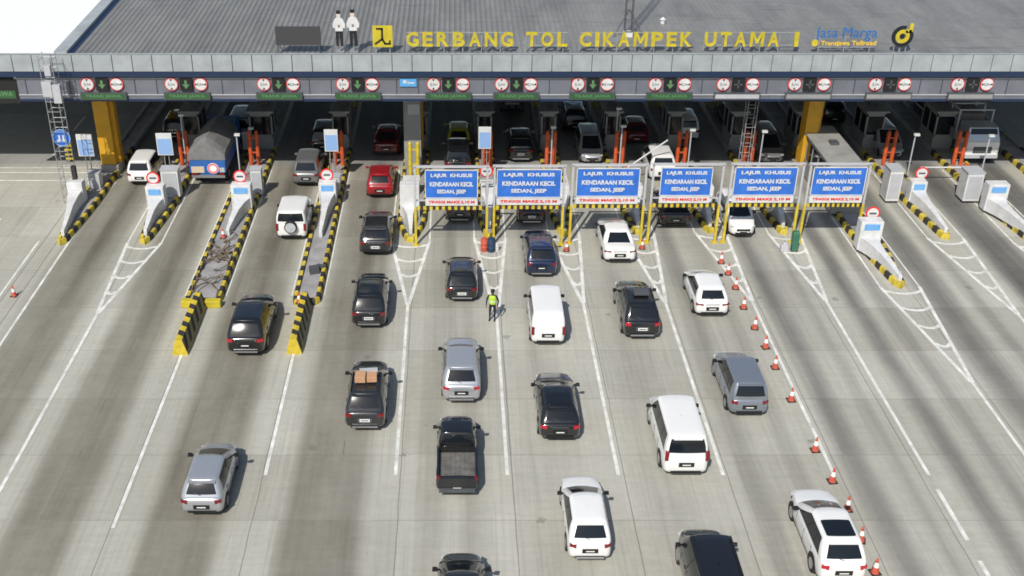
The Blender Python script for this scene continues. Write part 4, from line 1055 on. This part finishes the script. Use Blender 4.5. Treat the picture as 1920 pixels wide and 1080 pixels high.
    if ty == 'pickup':
        link('bed_floor', small('bed_floor', lambda b: [b.box((0, 1.09, .78), (hw * 1.78, 1.88, .06))] + [b.box((-.7 + k * .2, 1.09, .82), (.06, 1.86, .02)) for k in range(8)], mat('bed_dusty', (.15, .145, .135), .85, noise=.5, nscale=2)), root)
        link('tailgate', small('tailgate', lambda b: b.box((0, .0, 0), (hw * 1.7, .06, .48)), PAINT[colour]), root, (0, -.02, .82))
        link('bed_frame_bar', small('bed_frame_bar', lambda b: [b.box((0, 0, 0), (hw * 1.7, .05, .05)), b.box((-hw * .82, 0, -.15), (.05, .05, .35)), b.box((hw * .82, 0, -.15), (.05, .05, .35))], M_black), root, (0, 2.02, 1.3))
        link('rear_bumper', small('step_bumper', lambda b: [b.box((0, -.06, 0), (hw * 1.75, .14, .16))] + [b.box((s * .55, -.14, 0), (.2, .03, .08)) for s in (-1, 1)], M_dgrey), root, (0, 0, .46))
    return root

# --- queue in the sun, photograph pixel = middle of the rear foot line
car('hatch', 'silver', 384, 962, 'silver hatchback alone in the dark stained lane at lower left')
car('suv', 'black', 464, 664, 'glossy black SUV driving between the two striped barriers', brake=True, scale=1.05)
car('suv', 'black', 693, 612, 'black SUV with white plate, directly above the SUV carrying cartons', rails='k', plate='w', roofdark=True)
cc = car('suv', 'dark', 686, 803, 'charcoal SUV carrying cartons on its roof rack', rails='k', plate='w', spoiler=True)
car('pickup', 'black', 857, 923, 'black double cab pickup with an empty dusty bed', scale=.95)
car('suv', 'silver', 865, 752, 'silver grey crossover directly in front of the black pickup', brake=True)
car('hatch', 'black', 866, 563, 'black hatchback with white plate just below the first blue board', plate='w')
car('hatch', 'dark', 866, 1202, 'dark hatchback cut off by the bottom edge, behind the pickup')
car('liftback', 'black', 1048, 823, 'black hatchback with red tail lights beside the silver crossover', brake=True, roofdark=True)
car('van', 'white', 1026, 645, 'boxy white van between the traffic officer and the SUV with roof load')
car('suv', 'navy', 1014, 517, 'dark navy SUV just below the second blue board', scale=.97)
car('sedan', 'white', 1160, 492, 'white sedan just below the third blue board')
sr = car('suv', 'black', 1201, 633, 'black SUV with a dark load on its roof, right of the boxy white van', rails='k', plate='w', scale=1.04, brake=True)
car('hatch', 'white', 1331, 592, 'white hatchback nearest the upper end of the cone row', scale=1.02)
car('mpv', 'steel', 1399, 777, 'blue grey minivan left of the middle of the cone row')
car('bigmpv', 'white', 1281, 888, 'large white minivan with tall red tail lights')
car('suv', 'white', 1103, 1045, 'white crossover with red tail lights at the bottom centre', scale=.93)
car('bigmpv', 'black', 1352, 1190, 'black minivan cut off by the bottom edge', rails='k')
car('suv', 'white', 1571, 1088, 'white crossover with dark sunroof at the bottom right', roofdark=True, scale=1.0, brake=True)
car('jeep', 'white', 549, 448, 'white off-road car with spare wheel on its back')
car('mpv', 'grey', 576, 348, 'grey minivan in front of the white off-road car')
car('hatch', 'red', 713, 370, 'red hatchback at the edge of the canopy shade', brake=True)
car('liftback', 'dark', 705, 477, 'charcoal car directly behind the red hatchback', plate='w', scale=1.02)
car('mpv', 'white', 266, 346, 'small white minivan beside the left yellow column', scale=.95)
car('suv', 'dark', 862, 416, 'dark SUV passing under the first blue board', scale=.95)
car('suv', 'dark', 996, 420, 'dark SUV passing under the second blue board', plate='w', scale=.95)
car('sedan', 'black', 1264, 426, 'black sedan passing under the fourth blue board')
car('suv', 'white', 1392, 449, 'white car facing the camera under the fifth blue board', face=1, scale=.95)
car('mpv', 'white', 1240, 338, 'white minivan behind the gap between third and fourth boards')
car('mpv', 'silver', 1605, 368, 'silver car mostly hidden behind the sixth blue board', face=1)
# --- under the canopy
GR = 'cars in the shade of the canopy'
car('mpv', 'dark', 607, 288, 'dark minivan in shade left of the panel above the grey minivan', group=GR)
car('sedan', 'maroon', 725, 292, 'dark red sedan in shade above the red hatchback', group=GR)
car('hatch', 'lime', 860, 283, 'yellow green hatchback in shade above the first blue board', group=GR)
car('mpv', 'black', 858, 326, 'black minivan just above the first blue board', group=GR)
car('mpv', 'grey', 960, 212, 'grey minivan far inside above the second blue board', group=GR)
car('suv', 'black', 976, 303, 'black SUV with white plate above the second blue board', plate='w', group=GR)
car('mpv', 'black', 1077, 250, 'black minivan in shade left of the third blue board top', group=GR)
car('mpv', 'silver', 1110, 312, 'silver minivan facing the camera above the third blue board', face=1, scale=.95, group=GR)
car('hatch', 'maroon', 1192, 272, 'dark red hatchback in shade above the white minivan', group=GR)
car('mpv', 'white', 1286, 265, 'white minivan in shade above the fourth blue board', group=GR)
car('mpv', 'black', 1380, 250, 'black minivan deep in shade above the fifth blue board', group=GR)
car('mpv', 'grey', 1448, 312, 'grey minivan facing out above the fifth blue board', face=1, group=GR)
car('mpv', 'silver', 1673, 303, 'silver minivan facing the camera right of the grey roofed booth', face=1, group=GR)
car('van', 'steel', 452, 268, 'dim blue grey van in the shade beyond the truck', group=GR)
car('mpv', 'black', 330, 268, 'black minivan deep in shade above the small white one', group=GR)
car('mpv', 'black', 1560, 235, 'black minivan deep in shade right of the right yellow column', group=GR)
car('mpv', 'black', 1760, 240, 'black minivan deep in shade left of the white truck', group=GR)

# cartons on the SUV
def rest(name, par, dx, dy, dz, d, m, lab, cat, rz=0):
    o = MB().box((0, 0, d[2] / 2), d).build(name, m, None, loc=(par.location.x + dx, par.location.y + dy, dz), rot=(0, 0, rz), bevel=.02)
    tag(o, lab, cat); return o
zz = 1.68 + .07
rk = empty('roof_rack', (cc.location.x, cc.location.y + 1.55, 1.70), 0, 'black bar rack on the charcoal SUV under the cartons', 'roof rack')
for yc in (-.5, .5): MB().box((0, yc, .03), (1.2, .05, .03)).build('crossbar', M_black, rk)
rest('carton', cc, -.24, 1.5, zz, (.46, .55, .3), M_carton, 'left brown carton on the charcoal SUV roof', 'carton')
rest('carton', cc, .25, 1.52, zz, (.44, .5, .26), M_carton, 'right brown carton on the charcoal SUV roof', 'carton', .05)
rest('bag', cc, .08, 2.0, zz, (.8, .3, .2), M_lgrey, 'pale bag in front of the cartons on the charcoal SUV', 'bag', .1)
rest('luggage', sr, .05, 1.55, zz + .07, (.75, .5, .16), M_dgrey, 'dark flat luggage on the roof of the black SUV', 'luggage')

# --- trucks
def truck_wheels(root, ys, hw, r=.45):
    for s in (-1, 1):
        for yy in ys:
            w = link('wheel', small(('wheel', 'truck'), lambda b: b.tube((-.15, 0, 0), (.15, 0, 0), .45, 0, 20), M_rubber, True), root, (s * (hw - .2), yy, r))
            link('rim', small(('rim', 'truck'), lambda b: b.tube((-.155, 0, 0), (.155, 0, 0), .24, 0, 14), M_grey), w)
x, y, _ = G(396, 352)
tr = empty('tarp_truck', (x - .1, y + .1, 0), 0, 'blue truck with a peaked grey tarpaulin over its load', 'truck', 'trucks'); hw = 1.12; L_ = 4.6
MB().box((0, L_ / 2, 1.45), (2 * hw, L_, .9)).box((0, L_ / 2, .85), (1.0, L_, .3)).build('cargo_bed', M_trblue, tr, bevel=.03)
b = MB(); sec = lambda y, k: [(-hw - .03, y, 1.85), (hw + .03, y, 1.85), (hw + .03, y, 2.35 * k), (.5, y, 2.92 * k), (0, y, 3.2 * k), (-.5, y, 2.9 * k), (-hw - .03, y, 2.35 * k)]
b.loft([sec(-.03, .93), sec(.5, 1), sec(1.6, .985), sec(2.7, 1.01), sec(3.6, .98), sec(L_ + .03, .97)]); b.build('tarpaulin', M_tarp, tr)
MB().box((0, -.03, 1.32), (2 * hw, .05, .62)).build('tailgate', M_trblue, tr)
MB().box((-.62, -.065, 1.22), (.8, .02, .42)).build('pale_panel', mat('panel_beige', (.6, .5, .36), .6), tr)
em2 = MB().tube((.35, -.056, 1.3), (.35, -.08, 1.3), .36, 0, 22).build('round_emblem', M_platew, tr)
a = MB(); arc(a, .22, .34, 0, 360, -.088, -.078, .35, 1.3, 20); a.build('emblem_ring', mat('emblem_pink', (.75, .2, .25), .5), em2)
MB().box((.9, -.06, 1.2), (.3, .02, .3)).build('pale_panel', M_lgrey, tr)
MB().box((0, -.03, .75), (2.1, .12, .16)).build('rear_bumper', mat('bumper_dusty', (.2, .2, .21), .7), tr)
for s in (-1, 1): MB().box((s * .85, -.05, .92), (.3, .06, .12)).build('tail_light', M_tail, tr)
truck_wheels(tr, (1.2, 5.7), hw)
MB().box((0, L_ + 1.1, 1.5), (2.1, 1.7, 1.9), taper=.9).build('cab', M_trblue, tr, bevel=.08)
MB().box((0, L_ + 1.97, 1.8), (1.7, .04, .7)).build('windscreen', M_glass, tr)
# front facing truck at right
x, y, _ = G(1838, 302, .4)
ft = empty('flatbed_truck', (x, y + .1, 0), 0, 'white fronted truck with grey frame load facing the camera at right', 'truck', 'trucks'); hw = 1.0; ft.scale = (1.1, 1.0, 1.2)
MB().box((0, .85, .95), (2.0, 1.7, .95)).build('cab', PAINT['white'], ft, bevel=.1)
MB().loft([[(-1, .06, 1.42), (1, .06, 1.42), (1, 1.7, 1.42), (-1, 1.7, 1.42)], [(-.85, .42, 2.15), (.85, .42, 2.15), (.85, 1.7, 2.15), (-.85, 1.7, 2.15)]]).build('cab_roof', PAINT['silver'], ft, bevel=.05)
MB().quad([(-.86, .10, 1.48), (.86, .10, 1.48), (.76, .37, 2.07), (-.76, .37, 2.07)]).build('windscreen', M_glass, ft)
MB().box((0, -.01, .95), (1.1, .04, .36)).build('grille', M_dgrey, ft); MB().box((0, -.02, .58), (1.95, .08, .2)).build('front_bumper', M_lgrey, ft)
for s in (-1, 1):
    MB().box((s * .78, -.02, .95), (.32, .05, .2)).build('headlight', M_head, ft); MB().box((s * 1.15, .2, 1.8), (.12, .08, .32)).build('mirror', M_black, ft)
MB().box((0, 4.4, 1.25), (2.1, 5.2, .5)).box((0, 3.6, .8), (.9, 6, .3)).build('cargo_bed', M_grey, ft)
b = MB()
for yy in (1.9, 3.2, 4.5, 5.8, 6.9):
    for s in (-1, 1): b.box((s * 1.0, yy, 2.05), (.08, .08, 1.3))
    b.box((0, yy, 2.68), (2.05, .08, .08))
for s in (-1, 1): b.box((s * 1.0, 4.4, 2.68), (.09, 5.1, .09)); b.box((s * 1.0, 4.4, 2.1), (.05, 5.1, .07))
b.build('stake_frame', M_lgrey, ft); MB().box((0, 4.6, 1.9), (1.7, 4.2, .8)).build('load', M_tarp, ft, bevel=.1)
truck_wheels(ft, (.9, 5.4, 6.3), hw)

# ================================================================ traffic officer
def person(loc, rz, lab):
    root = empty('person', loc, rz, lab, 'person')
    J = {'pel': (0, 0, .95), 'wai': (0, .01, 1.10), 'che': (0, .0, 1.32), 'nk': (0, .0, 1.48), 'nk2': (0, .01, 1.54), 'hd': (0, .02, 1.62), 'hd2': (0, .01, 1.71),
         'hl': (-.10, 0, .90), 'kl': (-.12, .03, .50), 'al': (-.12, -.02, .09), 'tl': (-.13, .14, .04), 'hr': (.10, 0, .90), 'kr': (.12, .04, .50), 'ar': (.13, .0, .09), 'tr': (.14, .16, .04),
         'sl': (-.19, 0, 1.42), 'el': (-.29, -.02, 1.16), 'wl': (-.27, .10, .93), 'pl': (-.26, .13, .86), 'sr': (.19, 0, 1.42), 'er': (.30, -.02, 1.17), 'wr': (.29, .12, .96), 'pr': (.28, .15, .89)}
    rad = {'pel': .14, 'wai': .13, 'che': .15, 'nk': .065, 'nk2': .055, 'hd': .085, 'hd2': .09, 'hl': .09, 'kl': .06, 'al': .042, 'tl': .04, 'hr': .09, 'kr': .06, 'ar': .042, 'tr': .04,
           'sl': .07, 'el': .046, 'wl': .03, 'pl': .035, 'sr': .07, 'er': .046, 'wr': .03, 'pr': .035}
    E = [('pel', 'wai'), ('wai', 'che'), ('che', 'nk'), ('nk', 'nk2'), ('nk2', 'hd'), ('hd', 'hd2'), ('pel', 'hl'), ('hl', 'kl'), ('kl', 'al'), ('al', 'tl'), ('pel', 'hr'), ('hr', 'kr'), ('kr', 'ar'), ('ar', 'tr'),
         ('che', 'sl'), ('sl', 'el'), ('el', 'wl'), ('wl', 'pl'), ('che', 'sr'), ('sr', 'er'), ('er', 'wr'), ('wr', 'pr')]
    for s, pm, wr in ((-1, 'pl', 'wl'), (1, 'pr', 'wr')):
        c = Vector(J[pm])
        for k in range(4):
            d = Vector((s * (-.024 + .016 * k) * .9, .02 + .004 * k, -.02)); l = [.075, .085, .08, .062][k]
            J[f'{pm}f{k}'] = tuple(c + d * 1.2); J[f'{pm}g{k}'] = tuple(c + d * 1.2 + Vector((0, .3, -.95)) * l * .55); J[f'{pm}h{k}'] = tuple(c + d * 1.2 + Vector((0, .55, -.8)) * l)
            for q in 'fgh': rad[f'{pm}{q}{k}'] = .009
            E += [(pm, f'{pm}f{k}'), (f'{pm}f{k}', f'{pm}g{k}'), (f'{pm}g{k}', f'{pm}h{k}')]
        J[pm + 't'] = tuple(c + Vector((-s * .04, .03, -.015))); J[pm + 'u'] = tuple(c + Vector((-s * .055, .055, -.04))); rad[pm + 't'] = .011; rad[pm + 'u'] = .009
        E += [(pm, pm + 't'), (pm + 't', pm + 'u')]
    ks = list(J); me = bpy.data.meshes.new('body'); me.from_pydata([J[k] for k in ks], [(ks.index(a), ks.index(b)) for a, b in E], [])
    o = bpy.data.objects.new('tmp', me); COL.objects.link(o); o.modifiers.new('s', 'SKIN')
    sk = me.skin_vertices[0].data if me.skin_vertices else None
    if sk is None:
        bpy.context.view_layer.update()
    for i_, k in enumerate(ks): me.skin_vertices[0].data[i_].radius = (rad[k],) * 2
    me.skin_vertices[0].data[0].use_root = True
    o.modifiers.new('u', 'SUBSURF').levels = 1
    bpy.context.view_layer.update()
    m2 = bpy.data.meshes.new_from_object(o.evaluated_get(bpy.context.evaluated_depsgraph_get())); bpy.data.objects.remove(o)
    for m in (M_skin, M_dcloth): m2.materials.append(m)
    for pl in m2.polygons:
        c = pl.center; skin = c.z > 1.50 or (abs(c.x) > .2 and c.z < .93 and c.z > .7); pl.material_index = 0 if skin else 1; pl.use_smooth = True
    b = bpy.data.objects.new('body', m2); COL.objects.link(b); b.parent = root
    v = MB(); rg = lambda z, a, c: [(math.cos(t * math.pi / 8) * a, math.sin(t * math.pi / 8) * c, z) for t in range(16)]
    v.loft([rg(1.0, .19, .15), rg(1.15, .185, .15), rg(1.32, .215, .165), rg(1.43, .19, .13), rg(1.475, .10, .09)], caps=(False, False)); vo = v.build('vest', M_lime, root, smooth=True)
    s = MB(); s.loft([rg(1.13, .19, .156), rg(1.18, .192, .158)], caps=(False, False)); s.build('reflective_band', M_platew, vo, smooth=True)
    c = MB(); c.loft([rg(1.69, .105, .115), rg(1.74, .10, .11), rg(1.79, .06, .07)]); c.box((0, .13, 1.70), (.14, .1, .02)); c.build('cap', M_dcloth, root, smooth=True)
    f = MB(); f.box((0, .115, 1.61), (.025, .03, .04)); f.box((-.035, .10, 1.645), (.025, .02, .012)); f.box((.035, .10, 1.645), (.025, .02, .012)); f.box((0, .10, 1.575), (.05, .02, .01)); f.build('face_features', mat('features', (.16, .08, .05), .6), root)
x, y, _ = G(923, 601)
person((x, y, 0), R(180 - 15), 'traffic officer in lime vest and dark uniform standing on the lane line')
